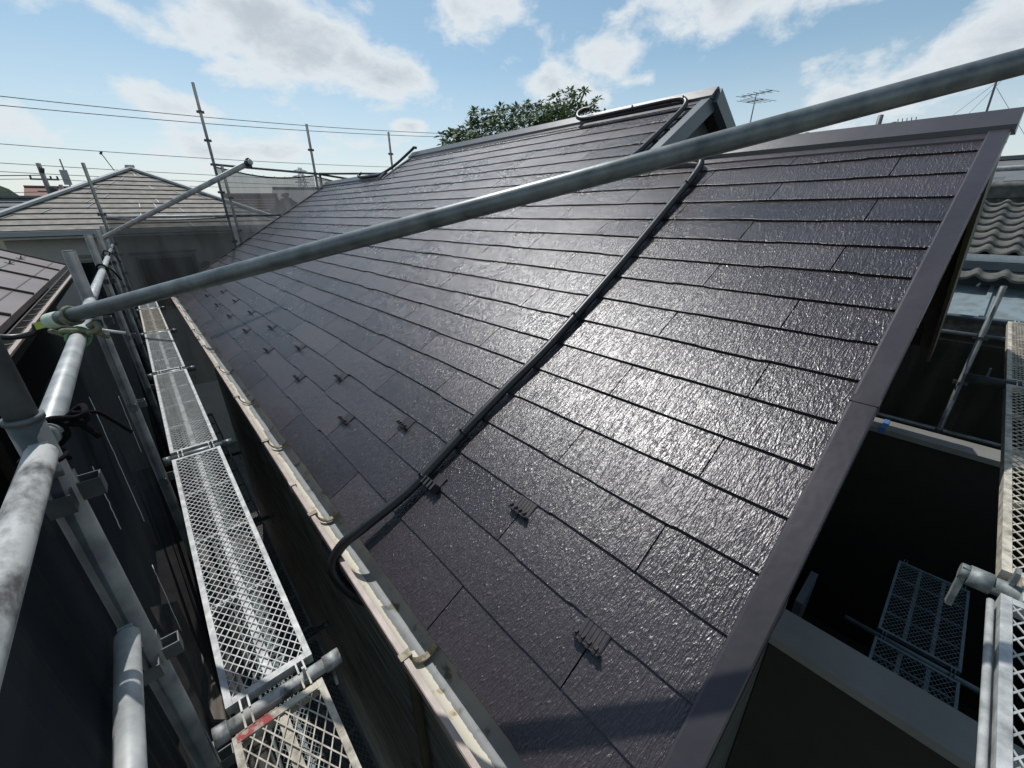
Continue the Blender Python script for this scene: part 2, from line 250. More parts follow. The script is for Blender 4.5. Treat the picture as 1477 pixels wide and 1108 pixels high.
# ------------------------------------------------------------------ mesh builder
class MB:
    def __init__(s): s.v = []; s.f = []; s.mi = []; s.tone = {}; s.smooth = []
    def face(s, idx, mi=0, sm=False): s.f.append(idx); s.mi.append(mi); s.smooth.append(sm)
    def box(s, lo, hi, mi=0):
        a, b = lo, hi; n = len(s.v)
        s.v += [Vector((x, y, z)) for z in (a[2], b[2]) for y in (a[1], b[1]) for x in (a[0], b[0])]
        for q in ((0, 2, 3, 1), (4, 5, 7, 6), (0, 1, 5, 4), (2, 6, 7, 3), (0, 4, 6, 2), (1, 3, 7, 5)): s.face([n + i for i in q], mi)
        return s
    def obox(s, c, ax, ay, az, mi=0):      # centre and three half-axis vectors
        n = len(s.v); c = Vector(c); ax = Vector(ax); ay = Vector(ay); az = Vector(az)
        s.v += [c + ax * i + ay * j + az * k for k in (-1, 1) for j in (-1, 1) for i in (-1, 1)]
        for q in ((0, 2, 3, 1), (4, 5, 7, 6), (0, 1, 5, 4), (2, 6, 7, 3), (0, 4, 6, 2), (1, 3, 7, 5)): s.face([n + i for i in q], mi)
        return s
    def bar(s, p0, p1, w, h, up=(0, 0, 1), mi=0):
        p0 = Vector(p0); p1 = Vector(p1); d = (p1 - p0); l = d.length; d = d / l; u = Vector(up); sd_ = d.cross(u).normalized(); u = sd_.cross(d)
        return s.obox((p0 + p1) / 2, d * l / 2, sd_ * w / 2, u * h / 2, mi)
    def tube(s, path, r, seg=12, cap=True, mi=0, rad=None, closed=False):
        P = [Vector(p) for p in path]; n0 = len(s.v); K = len(P)
        d0 = (P[1] - P[0]).normalized(); ref = Vector((0, 0, 1)) if abs(d0.z) < .9 else Vector((1, 0, 0)); a = d0.cross(ref).normalized()
        for i, p in enumerate(P):
            if i == 0: t = P[1] - P[0]
            elif i == K - 1: t = P[-1] - P[-2]
            else: t = (P[i + 1] - P[i]).normalized() + (P[i] - P[i - 1]).normalized()
            t.normalize(); a = (a - t * a.dot(t)).normalized(); b = t.cross(a); rr = rad[i] if rad else r
            for k in range(seg):
                an = 2 * math.pi * k / seg; s.v.append(p + (a * math.cos(an) + b * math.sin(an)) * rr)
        for i in range(K - 1):
            for k in range(seg):
                k2 = (k + 1) % seg; s.face([n0 + i * seg + k, n0 + i * seg + k2, n0 + (i + 1) * seg + k2, n0 + (i + 1) * seg + k], mi, True)
        if cap:
            s.face([n0 + k for k in range(seg)][::-1], mi); s.face([n0 + (K - 1) * seg + k for k in range(seg)], mi)
        return s
    def quad(s, a, b, c, d, mi=0):
        n = len(s.v); s.v += [Vector(a), Vector(b), Vector(c), Vector(d)]; s.face([n, n + 1, n + 2, n + 3], mi); return s
    def poly(s, pts, mi=0):
        n = len(s.v); s.v += [Vector(p) for p in pts]; s.face(list(range(n, n + len(pts))), mi); return s
    def prism(s, pts, off, mi=0):          # polygon extruded along off
        n = len(s.v); k = len(pts); off = Vector(off); s.v += [Vector(p) for p in pts] + [Vector(p) + off for p in pts]
        s.face(list(range(n, n + k))[::-1], mi); s.face(list(range(n + k, n + 2 * k)), mi)
        for i in range(k): j = (i + 1) % k; s.face([n + i, n + j, n + k + j, n + k + i], mi)
        return s
    def build(s, name, mats, parent=None, origin=None, tone=None):
        me = bpy.data.meshes.new(name); o0 = Vector(origin) if origin is not None else (Vector(parent['_o']) if parent is not None and '_o' in parent else Vector((0, 0, 0)))
        me.from_pydata([v - o0 for v in s.v], [], s.f)
        if not isinstance(mats, (list, tuple)): mats = [mats]
        for m in mats: me.materials.append(m)
        me.polygons.foreach_set('material_index', s.mi); me.polygons.foreach_set('use_smooth', s.smooth)
        if tone:
            at = me.attributes.new('tone', 'FLOAT', 'FACE'); at.data.foreach_set('value', tone)
        bm = bmesh.new(); bm.from_mesh(me); bmesh.ops.recalc_face_normals(bm, faces=bm.faces) if not tone else None; bm.to_mesh(me) if not tone else None; bm.free(); me.update()
        o = bpy.data.objects.new(name, me); COL.objects.link(o)
        if parent is not None: o.parent = parent; o.location = Vector((0, 0, 0)) if origin is None else Vector(origin) - (Vector(parent['_o']) if '_o' in parent else Vector((0, 0, 0)))
        else: o.location = o0
        return o

ROOTS = []
def tag(o, label=None, cat=None, group=None, kind=None):
    if label: o['label'] = label
    if cat: o['category'] = cat
    if group: o['group'] = group
    if kind: o['kind'] = kind
    return o
def thing(name, label, cat, loc=(0, 0, 0), group=None):
    o = bpy.data.objects.new(name, None); COL.objects.link(o); o.empty_display_size = .1; o.location = loc; o['_o'] = list(loc); ROOTS.append(o); return tag(o, label, cat, group)
def solo(mb, name, m, label, cat, origin, group=None): return tag(mb.build(name, m, None, origin), label, cat, group)
def dup(root, loc, label, group=None):
    r = root.copy(); COL.objects.link(r); r.location = loc; r['label'] = label
    if group: r['group'] = group
    for ch in list(root.children):
        c = ch.copy(); COL.objects.link(c); c.parent = r
        for g in list(ch.children): d = g.copy(); COL.objects.link(d); d.parent = c
    return r
def catmull(pts, step=.02):
    P = [Vector(p) for p in pts]; P = [P[0] * 2 - P[1]] + P + [P[-1] * 2 - P[-2]]; out = []
    for i in range(1, len(P) - 2):
        n = max(2, int((P[i + 1] - P[i]).length / step))
        for k in range(n):
            t = k / n; a, b, c, d = P[i - 1], P[i], P[i + 1], P[i + 2]
            out.append(.5 * ((2 * b) + (c - a) * t + (2 * a - 5 * b + 4 * c - d) * t * t + (3 * b - a - 3 * c + d) * t ** 3))
    out.append(P[-2]); return out

# ------------------------------------------------------------------ roof frame
H = 1.286
U = Vector((math.cos(PH), 0, math.sin(PH))); NN = Vector((-math.sin(PH), 0, math.cos(PH))); YY = Vector((0, 1, 0))
def RP(s, y, n=0.0): return U * s + YY * y + NN * (n - H)
GROUND = -6.6
EAVE = -.306; Y0 = .093; Y1 = 1.935; Y2 = 6.95; Y3 = 9.72
S_NEAR, S_MID, S_FAR = 2.83, 3.885, 3.26
def top_s(y): return S_NEAR if y < Y1 else (S_MID if y < Y2 else S_FAR)

# ------------------------------------------------------------------ setting
g = MB(); g.quad((-900, -900, GROUND), (900, -900, GROUND), (900, 2500, GROUND), (-900, 2500, GROUND)); tag(g.build('ground', M['earth']), kind='structure')
g = MB(); g.quad((-1.4, -3, GROUND + .004), (9, -3, GROUND + .004), (9, 13, GROUND + .004), (-1.4, 13, GROUND + .004)); tag(g.build('path', M['concrete']), kind='structure')
hb = MB(); NX = 70
def hill_h(i): x = -60 + i * 1.22; return GROUND + 13.4 * math.exp(-((x + 19) / 11.6) ** 2) + .35 * math.sin(i * 1.7) + random.uniform(0, .5)
prof = [hill_h(i) for i in range(NX + 1)]
xs = [-60 + i * 1.22 for i in range(NX + 1)]
for i in range(NX):
    hb.quad((xs[i], 122, prof[i]), (xs[i + 1], 122, prof[i + 1]), (xs[i + 1], 112, GROUND), (xs[i], 112, GROUND)); hb.quad((xs[i], 122, prof[i]), (xs[i + 1], 122, prof[i + 1]), (xs[i + 1], 150, GROUND), (xs[i], 150, GROUND))
tag(hb.build('hills', M['hill']), kind='structure')

# ------------------------------------------------------------------ the painted house
house = thing('house', 'house with freshly painted glossy dark slate roof filling the middle of the photo', 'house', (3.08, 4.9, GROUND))
HO = Vector(house['_o'])
def roof_object(mb, name, mats, tone=None):
    # mesh given in roof coordinates (s, y, n): the material's grain follows the slope
    o = mb.build(name, mats, None, None, tone); o.parent = house
    o.location = NN * -H - HO; o.rotation_euler = (0, -PH, 0); return o
sl = MB(); tone = []
rng = random.Random(3)
def wavy(y0, y1):
    # stepped lower edge of a slate course: list of (y, ds)
    pts = []; y = y0 - .4; lev = 0; knots = []
    while y < y1 + .6:
        ln = rng.uniform(.16, .40); nl = rng.choice((-.0042, -.002, 0., .002, .0042)); knots.append((y, y + ln - .014, nl)); y += ln
    def f(q):
        for i, (a, b, v) in enumerate(knots):
            if a <= q < b: return v
            if i + 1 < len(knots) and b <= q < knots[i + 1][0]:
                t = (q - b) / (knots[i + 1][0] - b); t = t * t * (3 - 2 * t); return v * (1 - t) + knots[i + 1][2] * t
        return 0
    return f
j = -1
bottoms = [EAVE] + [-.131 + .1818 * k for k in range(24)]
for ci, sb in enumerate(bottoms):
    st = bottoms[ci + 1] + .012 if ci + 1 < len(bottoms) else sb + .19
    if sb >= S_MID: break
    for (ya, yb, stop) in ((Y0 + .012, Y1, S_NEAR), (Y1, Y2, S_MID), (Y2, Y3 - .05, S_FAR)):
        if sb >= stop - .01: continue
        st2 = min(st, stop)
    # joints: slates .885 wide, half offset on alternate courses
    off = .43 + (.4425 if ci % 2 == 0 else 0) + (rng.uniform(-.03, .03) if ci > 2 else 0)
    fn = wavy(0, Y3)
    y = Y0 + .012; k = math.floor((y - off) / .885)
    while y < Y3 - .05:
        ye = min(off + (k + 1) * .885, Y3 - .05); k += 1
        segs = [(y, ye)]
        for cut in (Y1, Y2):
            segs = [q for a, b in segs for q in (((a, cut), (cut, b)) if a < cut - 1e-6 and b > cut + 1e-6 else ((a, b),))]
        tv = rng.random()
        for a, b in segs:
            stop = top_s((a + b) / 2)
            if sb >= stop - .02: continue
            t2 = min(st, stop); n = max(2, int((b - a) / .014)); i0 = len(sl.v)
            g0 = .0023 if a == y else 0; g1 = .0023 if b == ye else 0
            for q in range(n + 1):
                yy = a + g0 + (b - a - g0 - g1) * q / n; ds = fn(yy) if ci else fn(yy) * .35
                jn = .0008 * math.sin(yy * 9 + ci)
                sl.v += [Vector((sb + ds + .001, yy, -.0035)), Vector((sb + ds, yy, .0098 + jn)), Vector((sb + ds + .0012, yy, .0101 + jn)), Vector((t2, yy, .0008))]
            for q in range(n):
                p = i0 + q * 4
                for r in range(3): sl.face([p + r, p + 4 + r, p + 5 + r, p + 1 + r][::-1], 0); tone.append(tv)
            for p in (i0, i0 + 4 * n): sl.face([p, p + 1, p + 2, p + 3]); tone.append(tv)
        y = ye
roof_object(sl, 'roof', M['slate'], tone)
ul = MB()
for a, b, s in ((Y0 + .01, Y1, S_NEAR), (Y1, Y2, S_MID), (Y2, Y3 - .02, S_FAR)): ul.box((EAVE + .012, a, -.05), (s, b, -.0045))
roof_object(ul, 'roof_deck', M['underlay'])
# slopes on the hidden side
XR = {0: RP(S_NEAR, 0).x, 1: RP(S_MID, 0).x, 2: RP(S_FAR, 0).x}
bs = MB(); tn = math.tan(PH)
for i, (a, b, s) in enumerate(((Y0 + .01, Y1, S_NEAR), (Y1, Y2, S_MID), (Y2, Y3 - .02, S_FAR))):
    top = RP(s, a); xe = 2 * RP(S_NEAR, 0).x - RP(EAVE, 0).x + (top.x - RP(S_NEAR, 0).x) * 1.0; dz = (xe - top.x) * tn
    bs.prism([(top.x, a, top.z), (xe, a, top.z - dz), (xe, a, top.z - dz - .05), (top.x, a, top.z - .05)], (0, b - a, 0))
bs.build('back_roof', M['slate'], house)
# rake flashing on the near edge
fl = MB(); FI = .162
prof = [(Y0, -.022), (Y0, .020), (Y0 + .004, .024), (FI - .006, .024), (FI, .021), (FI, .004)]
def sweep_s(mb, prof, s0, s1):
    for (a, b) in zip(prof[:-1], prof[1:]): mb.quad((s0, a[0], a[1]), (s1, a[0], a[1]), (s1, b[0], b[1]), (s0, b[0], b[1]))
    mb.poly([(s0, p[0], p[1]) for p in prof]); mb.poly([(s1, p[0], p[1]) for p in prof])
for a, b in ((EAVE - .02, 1.043), (1.045, S_NEAR - .02)): sweep_s(fl, prof, a, b)
fo = roof_object(fl, 'rake_flashing', M['flash'])
def on_flash(mb, name, m): o = mb.build(name, m, None, (0, 0, 0)); o.parent = fo; o.location = (0, 0, 0); return o
lf_ = MB(); lf_.box((EAVE - .018, FI - .0005, .0045), (S_NEAR - .03, FI + .0035, .0085)); on_flash(lf_, 'folded_lip', M['flash'])
for i in range(8):
    sc = MB(); q = EAVE + .09 + .41 * i; sc.tube([(q, Y0 - .0018, .004), (q, Y0 + .001, .004)], .0045, 8); on_flash(sc, 'screw_head', M['purpleiron'])
lj = MB(); lj.box((1.046, Y0 - .0010, -.021), (1.075, FI + .0012, .0248)); on_flash(lj, 'lap_joint', M['flash'])
fl = MB(); sweep_s(fl, [(Y3 + .0, -.06), (Y3, .020), (Y3 - .05, .020), (Y3 - .05, .004)], EAVE - .02, S_FAR - .02); roof_object(fl, 'rake_flashing', M['flash'])
# upper gable rake trim
fl = MB(); sweep_s(fl, [(Y1 - .03, -.10), (Y1 - .03, .022), (Y1 + .045, .022), (Y1 + .045, .004)], S_NEAR - .06, S_MID - .02); roof_object(fl, 'rake_flashing', M['barge_grey'])
fl = MB(); sweep_s(fl, [(Y2 + .03, -.10), (Y2 + .03, .020), (Y2 - .045, .020), (Y2 - .045, .004)], S_FAR - .1, S_MID - .02); roof_object(fl, 'rake_flashing', M['barge_grey'])
# ridge caps: folded sheet over a batten
def ridge(name, s, ya, yb, m):
    mb = MB(); c = RP(s, 0); hx, lo, t = .098, .02, .055
    pts = [(c.x - hx, c.z - hx * tn + .020), (c.x - hx, c.z - hx * tn + .044), (c.x - .012, c.z + .058), (c.x + .012, c.z + .058), (c.x + hx, c.z - hx * tn + .044), (c.x + hx, c.z - hx * tn + .020)]
    mb.prism([(x, ya, z) for x, z in pts], (0, yb - ya, 0)); mb.build(name, m, house)
    mb = MB(); pts = [(c.x - .135, c.z - .135 * tn + .004), (c.x - .135, c.z - .135 * tn + .016), (c.x, c.z + .030), (c.x + .135, c.z - .135 * tn + .016), (c.x + .135, c.z - .135 * tn + .004)]
    mb.prism([(x, ya + .03, z) for x, z in pts], (0, yb - ya - .03, 0)); mb.build('ridge_batten', M['flash'], house)
ridge('ridge_cap', S_NEAR, Y0 - .012, Y1 - .03, M['ridge']); ridge('ridge_cap', S_MID, Y1 - .04, Y2 + .04, M['ridge']); ridge('ridge_cap', S_FAR, Y2 + .04, Y3 + .01, M['ridge'])
# walls
XE = RP(EAVE, 0).x; ZE = RP(EAVE, 0).z; XW = XE + .20; XW2 = 2 * XR[0] - XW; GY = .215; ztop = ZE + .20 * tn - .06
wl = MB(); wl.box((XW, GY + .06, GROUND), (XW + .12, Y3 - .25, ztop)); wl.build('wall', M['wall'], house)
zr = RP(S_NEAR, 0).z - .07; XC = 2.36; BYK = 2.6      # the gable wall stops at a corner; a recessed balcony lies beyond it
wl = MB(); zx = ztop + (XC - XW) * tn
wl.prism([(XW + .122, GY, GROUND), (XC, GY, GROUND), (XC, GY, zx), (XW + .122, GY, ztop + .122 * tn)], (0, .12, 0)); wl.box((XW, GY, GROUND), (XW + .12, GY + .058, ztop)); wl.build('wall', M['gable'], house)
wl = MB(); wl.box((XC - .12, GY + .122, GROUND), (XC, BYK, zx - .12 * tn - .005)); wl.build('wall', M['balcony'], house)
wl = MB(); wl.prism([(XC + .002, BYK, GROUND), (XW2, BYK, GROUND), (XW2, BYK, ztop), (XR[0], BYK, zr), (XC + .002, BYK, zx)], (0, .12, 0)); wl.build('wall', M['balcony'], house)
wl = MB(); wl.prism([(XW + .122, Y3 - .37, GROUND), (XW2, Y3 - .37, GROUND), (XW2, Y3 - .37, ztop), (XR[2], Y3 - .37, RP(S_FAR, 0).z - .07), (XW + .122, Y3 - .37, ztop)], (0, .119, 0)); wl.build('wall', M['gable'], house)
# upper gable wall and its barge on the hidden slope
zc = RP(S_MID, 0).z - .06
ug = MB(); ug.prism([(XR[1] - 1.3, Y1 + .12, zc - 1.3 * tn - .01), (XR[1] + 1.3, Y1 + .12, zc - 1.3 * tn - .01), (XR[1], Y1 + .12, zc)], (0, .05, 0)); ug.build('wall', M['uppergable'], house)
bg_ = MB(); v0 = Vector((XR[1] + .0, Y1 - .035, RP(S_MID, 0).z + .03)); dn = Vector((math.cos(PH), 0, -math.sin(PH))); nn2 = Vector((math.sin(PH), 0, math.cos(PH)))
bg_.obox(v0 + dn * .9 - nn2 * .045, dn * .9, (0, .035, 0), nn2 * .06); bg_.build('barge_board', M['barge_grey'], house)
# louvre in the upper gable
lv = MB(); cx, cz = XR[1] - .02, zc - .42
lv.prism([(cx - .16, Y1 + .10, cz - .13), (cx + .16, Y1 + .10, cz - .13), (cx, Y1 + .10, cz + .06)], (0, .018, 0)); lvo = lv.build('gable_vent', M['barge_grey'], house)
lv = MB(); lv.prism([(cx - .11, Y1 + .09, cz - .115), (cx + .11, Y1 + .09, cz - .115), (cx, Y1 + .09, cz + .02)], (0, .008, 0)); o = lv.build('vent_panel', M['underlay'], None, HO); o.parent = lvo; o.location = (0, 0, 0)
# barge boards and soffit of the near gable
bb = MB()
for sgn in (1, -1):
    d = Vector((sgn * -math.cos(PH), 0, -math.sin(PH))); nrm = Vector((-sgn * math.sin(PH), 0, math.cos(PH))); ln = (S_NEAR - EAVE) / 2
    c = RP(S_NEAR, 0) + d * ln; hb2 = .072 if sgn < 0 else .022; bb.obox(Vector((c.x, Y0 + (.022 if sgn < 0 else .045), c.z)) - nrm * (.053 + hb2), d * ln, (0, .012, 0), nrm * hb2)
bb.build('barge_board', M['brown_trim'], house)
sf = MB()
for sgn in (1, -1):
    d = Vector((sgn * -math.cos(PH), 0, -math.sin(PH))); nrm = Vector((-sgn * math.sin(PH), 0, math.cos(PH))); ln = (S_NEAR - EAVE) / 2
    c = RP(S_NEAR, 0) + d * ln; sf.obox(Vector((c.x, (Y0 + .036 + GY) / 2, c.z)) - nrm * .075, d * (ln - .03), (0, (GY - Y0 - .036) / 2 - .001, 0), nrm * .010)
sf.build('soffit', M['brown_trim'], house)
fa = MB(); fa.box((XE + .03, Y0 + .04, ZE - .16), (XE + .05, Y3, ZE - .036)); fa.box((XE + .052, Y0 + .06, ZE - .16), (XW - .002, Y3 - .02, ZE - .145)); fa.build('fascia', M['brown_trim'], house)
# windows in the side wall under the eave (seen at a grazing angle)
for ya, yb, z0, z1 in ((2.55, 3.25, -2.75, -1.62), (4.6, 5.6, -2.75, -1.75), (1.15, 1.9, -5.1, -4.0)):
    wf = MB(); x = XW - .03
    wf.box((x, ya, z0), (XW + .02, ya + .04, z1)); wf.box((x, yb - .04, z0), (XW + .02, yb, z1)); wf.box((x, ya + .04, z0), (XW + .02, yb - .04, z0 + .04)); wf.box((x, ya + .04, z1 - .04), (XW + .02, yb - .04, z1)); wo = wf.build('window', M['alu'], house)
    pn = MB(); pn.box((XW - .012, ya + .04, z0 + .04), (XW - .004, yb - .04, z1 - .04)); p = pn.build('pane', M['window'], None, HO); p.parent = wo; p.location = (0, 0, 0)
# gutter along the eave
GC = Vector((.3665, 0, -1.283)); GR = .060
def trough(r, a0, a1, n): return [(GC.x + r * math.cos(R(a0 + (a1 - a0) * i / n)), GC.z + r * math.sin(R(a0 + (a1 - a0) * i / n)) * 1.25) for i in range(n + 1)]
inn = trough(GR, 176, 356, 18); outr = trough(GR + .0035, 176, 356, 18)
gu = MB(); ring = inn + outr[::-1]; YG0, YG1 = Y0 + .02, Y3 - .06
n0 = len(gu.v); K = len(ring); ys = [YG0 + (YG1 - YG0) * i / 60 for i in range(61)]
for y in ys: gu.v += [Vector((x, y + 0, z + .0025 * math.sin(y * 1.9))) for x, z in ring]
for i in range(60):
    for k in range(K): gu.face([n0 + i * K + k, n0 + i * K + (k + 1) % K, n0 + (i + 1) * K + (k + 1) % K, n0 + (i + 1) * K + k], 0 if k < 18 else 1, True)
gu.face([n0 + k for k in range(K)], 1); gu.face([n0 + 60 * K + k for k in range(K)], 1)
gut = gu.build('gutter', [M['gutter'], M['lip']], None, (0, 0, 0)); gut.parent = house; gut.location = -HO
lp = MB(); lx, lz = inn[0]
for dx, dz, wx, wz in ((-.010, .002, .0085, .006), (-.017, -.012, .003, .016)):
    lp.v_n = 0
    path = [(lx + dx, y, lz + dz + .0025 * math.sin(y * 1.9)) for y in ys]
    for a, b in zip(path[:-1], path[1:]): lp.bar(a, b, wx * 2, wz * 2)
o = lp.build('gutter_lip', M['lip'], None, HO); o.parent = gut; o.location = HO
# gutter joint collars
for yj in (2.02, 5.7):
    cj = MB(); rg = trough(GR + .006, 174, 350, 18) + trough(GR + .0036, 174, 350, 18)[::-1]; cj.prism([(x, yj, z) for x, z in rg], (0, .05, 0)); cj.box((lx - .024, yj, lz - .03), (lx + .004, yj + .05, lz + .012)); o = cj.build('gutter_joint', M['lip'], None, HO); o.parent = gut; o.location = HO
# curved hangers lying in the trough
for i in range(10):
    y = .856 + .8775 * i; hg = MB(); arc = trough(GR - .003, 183, 330, 14); ar2 = trough(GR - .007, 183, 330, 14)
    lift = [(x, z + .010) for x, z in arc]; lif2 = [(x, z + .012) for x, z in ar2]
    rg = lift + lif2[::-1]; hg.prism([(x, y - .011, z) for x, z in rg], (0, .022, 0)); hg.box((lx - .026, y - .013, lz + .0085), (lx + .012, y + .013, lz + .0135)); hg.box((lx - .003, y - .0125, lz - .012), (lx + .011, y + .0125, lz + .0085))
    o = hg.build('gutter_bracket', M['brass'], None, HO); o.parent = gut; o.location = HO
# downpipe on the side wall
dp = MB(); dp.tube([(.47, 1.52, -1.40), (XW - .04, 1.52, -1.62), (XW - .04, 1.52, GROUND)], .03, 12); dp.build('downpipe', M['brown_trim'], house)

# snow guards
def guard_mesh():
    mb = MB()
    for i in range(6): mb.box((-.004, -.040 + i * .0135, .0060), (.047, -.0300 + i * .0135, .0076))
    mb.box((-.008, -.0425, .0042), (.050, .0410, .0060))
    mb.obox((-.010, 0, .019), (.0016, 0, 0), (0, .046, 0), (-.003, 0, .0145))
    for i in range(4):
        y = -.034 + i * .0225; mb.obox((-.012, y, .031), (.0042, 0, .001), (0, .0042, 0), (-.0010, 0, .005)); mb.obox((-.002, y, .026), (.0055, 0, -.004), (0, .003, 0), (.003, 0, .006))
    return mb
gm = None
for k in range(21):
    row = k % 2; y = .435 + .4407 * k
    if y > Y3 - .3: break
    s = .000 if row == 0 else .176
    if abs(y - 1.32) < .05: continue
    if gm is None:
        o = guard_mesh().build('snow_guard', M['purpleiron'], None, (0, 0, 0)); gm = o
    else: o = gm.copy(); COL.objects.link(o)
    o.parent = house; o.location = RP(s + .004, y) - HO; o.rotation_euler = (0, -PH, 0)
# blackened stop beside the conduit
sg = MB()
sg.obox(RP(.045, 1.30, .025), U * .016, YY * .046, NN * .016); sg.obox(RP(.075, 1.30, .012), U * .03, YY * .04, NN * .003)
for i in range(4): sg.obox(RP(.043, 1.265 + i * .023, .043), U * .017, YY * .006, NN * .005)
sg.build('snow_guard', M['blackmetal'], house)

# ------------------------------------------------------------------ the conduit lying on the roof
pts = [RP(-.43, 1.235, -.125), RP(-.455, 1.285, -.10), RP(-.462, 1.345, -.035), RP(-.435, 1.39, .035), RP(-.36, 1.40, .068), RP(-.25, 1.385, .062), RP(-.10, 1.365, .045), RP(.03, 1.357, .036), RP(.30, 1.358, .033), RP(.62, 1.345, .034), RP(.935, 1.327, .033), RP(1.595, 1.341, .033), RP(2.2, 1.372, .034), RP(2.50, 1.388, .038),
       RP(2.645, 1.42, .05), RP(2.70, 1.52, .05), RP(2.715, 1.75, .048), RP(2.73, 1.97, .045), RP(2.82, 2.05, .04), RP(2.96, 2.052, .034), RP(3.35, 2.05, .034), RP(3.62, 2.045, .045), RP(3.72, 2.09, .066), RP(3.745, 2.22, .075), RP(3.748, 2.7, .07), RP(3.745, 3.12, .07), RP(3.765, 3.26, .085), RP(3.83, 3.31, .105), RP(3.895, 3.28, .11), RP(3.90, 3.2, .105)]
path = catmull(pts, .0042)
cd = thing('cable_conduit', 'thick black corrugated conduit running up the roof from the gutter to the high ridge', 'conduit', RP(-.4, 1.35))
cb = MB(); rad = [.0205 + (.0016 if i % 2 else 0) * (1 if i < 900 else .6) for i in range(len(path))]; cb.tube(path, .02, 12, True, 0, rad); cb.build('sleeve', M['black'], cd)
def tie_at(pth, frac, mb, r=.024):
    i = int(frac * (len(pth) - 2)); d = (pth[i + 1] - pth[i]).normalized(); mb.tube([pth[i] - d * .006, pth[i] + d * .006], r, 12)
    mb.obox(pth[i] + NN * r, d * .005, NN * .009, d.cross(NN) * .003)
for fr in (.115, .155, .29, .48, .60, .78, .86): tb = MB(); tie_at(path, fr, tb); tb.build('cable_tie', M['black'], cd)
pts = [RP(3.90, 6.80, .11), RP(3.905, 6.86, .12), RP(3.84, 6.91, .10), RP(3.5, 7.0, .05), RP(3.24, 7.1, .045), RP(3.19, 7.25, .06), RP(3.19, 7.7, .065), RP(3.20, 7.86, .08), RP(3.24, 7.92, .09), RP(3.28, 7.86, .10)]
p2 = catmull(pts, .006); cb = MB(); cb.tube(p2, .021, 10, True, 0, [.0205 + (.0014 if i % 2 else 0) for i in range(len(p2))])
solo(cb, 'cable_conduit', M['black'], 'shorter black conduit looped over the far step of the ridge', 'conduit', RP(3.3, 7.1))

# ------------------------------------------------------------------ scaffold pieces
PX = -.22; PY = [1.045 + 1.829 * k for k in range(5)]; POCK = -.475; PR = .0243
def pocket(mb, x, y, z, dirs='xXyY'):
    for c in dirs:
        d = {'x': (-1, 0), 'X': (1, 0), 'y': (0, -1), 'Y': (0, 1)}[c]; d = Vector((d[0], d[1], 0)); t = Vector((-d.y, d.x, 0)); o = Vector((x, y, z)) + d * (PR)
        mb.obox(o + d * .0315, d * .0014, t * .018, (0, 0, .019)); mb.obox(o + d * .0150 + t * .0166, d * .0155, t * .0014, (0, 0, .019)); mb.obox(o + d * .0150 - t * .0166, d * .0155, t * .0014, (0, 0, .019))
def post(x, y, ztop, label, group, pockets, m='galvdark', zbot=GROUND, joint=None, name='scaffold_post', dirs='XyY'):
    t = thing(name, label, 'scaffold post', (x, y, zbot), group)
    mb = MB()
    if joint:
        mb.tube([(x, y, zbot), (x, y, joint)], PR, 20); mb.tube([(x, y, joint + .0005), (x, y, joint + .010)], PR + .003, 20); mb.tube([(x, y, joint + .010), (x, y, ztop)], PR - .003, 20)
    else:
        mb.tube([(x, y, zbot), (x, y, ztop)], PR, 20); mb.tube([(x, y, ztop), (x, y, ztop + .004)], PR - .004, 20)
    mb.build('pole', M[m], t)
    for z in pockets:
        for c in dirs: pb = MB(); pocket(pb, x, y, z, c); pb.build('pocket', M[m], t)
    bp = MB(); bp.box((x - .07, y - .07, zbot), (x + .07, y + .07, zbot + .006)); bp.build('base_plate', M[m], t)
    return t
GL = 'scaffold posts along the left walkway'
post(PX, PY[0], .45, 'nearest dark scaffold post at the left edge, tied with black cord', GL, [POCK - .01, -.955, -1.43], joint=-.33)
post(PX, PY[1], -.150, 'blunt scaffold post rising just behind the left end of the big sloping pipe', GL, [POCK - .01, -.95, -1.43])
post(PX, PY[2], -.135, 'thin scaffold post, second beyond the big pipe, on the left walkway', GL, [POCK - .01, -.95, -1.43])
post(PX, PY[3], -.135, 'third short scaffold post beyond the big pipe, on the left walkway', GL, [POCK - .01, -.95, -1.43])
post(PX, PY[4], -.135, 'farthest short scaffold post of the left walkway, under the small sloping pipe', GL, [POCK - .01, -.95, -1.43])
FY = 10.27; GF = 'tall scaffold posts behind the far gable'
ZP = [1.53, .875, .27, .0, -.6, -1.2]
post(-.21, FY, .80, 'tall scaffold post at the left far corner before the grey hip roof', GF, [.02, -.45, -.95, -1.43], zbot=GROUND, dirs='xXyY')
post(1.72, FY - .03, .86, 'stub post strapped beside the tallest post below the net rail', GF, [.3, -.3], zbot=GROUND)
post(3.515, FY - .03, .80, 'stub post strapped beside the middle far post', GF, [.35], zbot=GROUND)
post(1.605, FY, 2.16, 'tallest scaffold post, left of the grey net at the far gable', GF, [1.72, 1.27, .875, .40, -.02, -.5], zbot=GROUND, dirs='xXyY')
post(3.43, FY, 1.72, 'middle scaffold post standing at the corner of the grey net', GF, [1.25, .80, .35], zbot=GROUND, dirs='xXyY')
post(5.27, FY, 1.75, 'slim scaffold post above the far ridge, right of the grey net', GF, [1.30, .875], zbot=GROUND, dirs='xXyY')
post(6.40, -.18, -.74, 'slanting looking scaffold post in front of the dark net, right of the roof edge', 'scaffold posts on the right side', [-1.27, -1.78, -2.36], zbot=GROUND, dirs='xXyY')

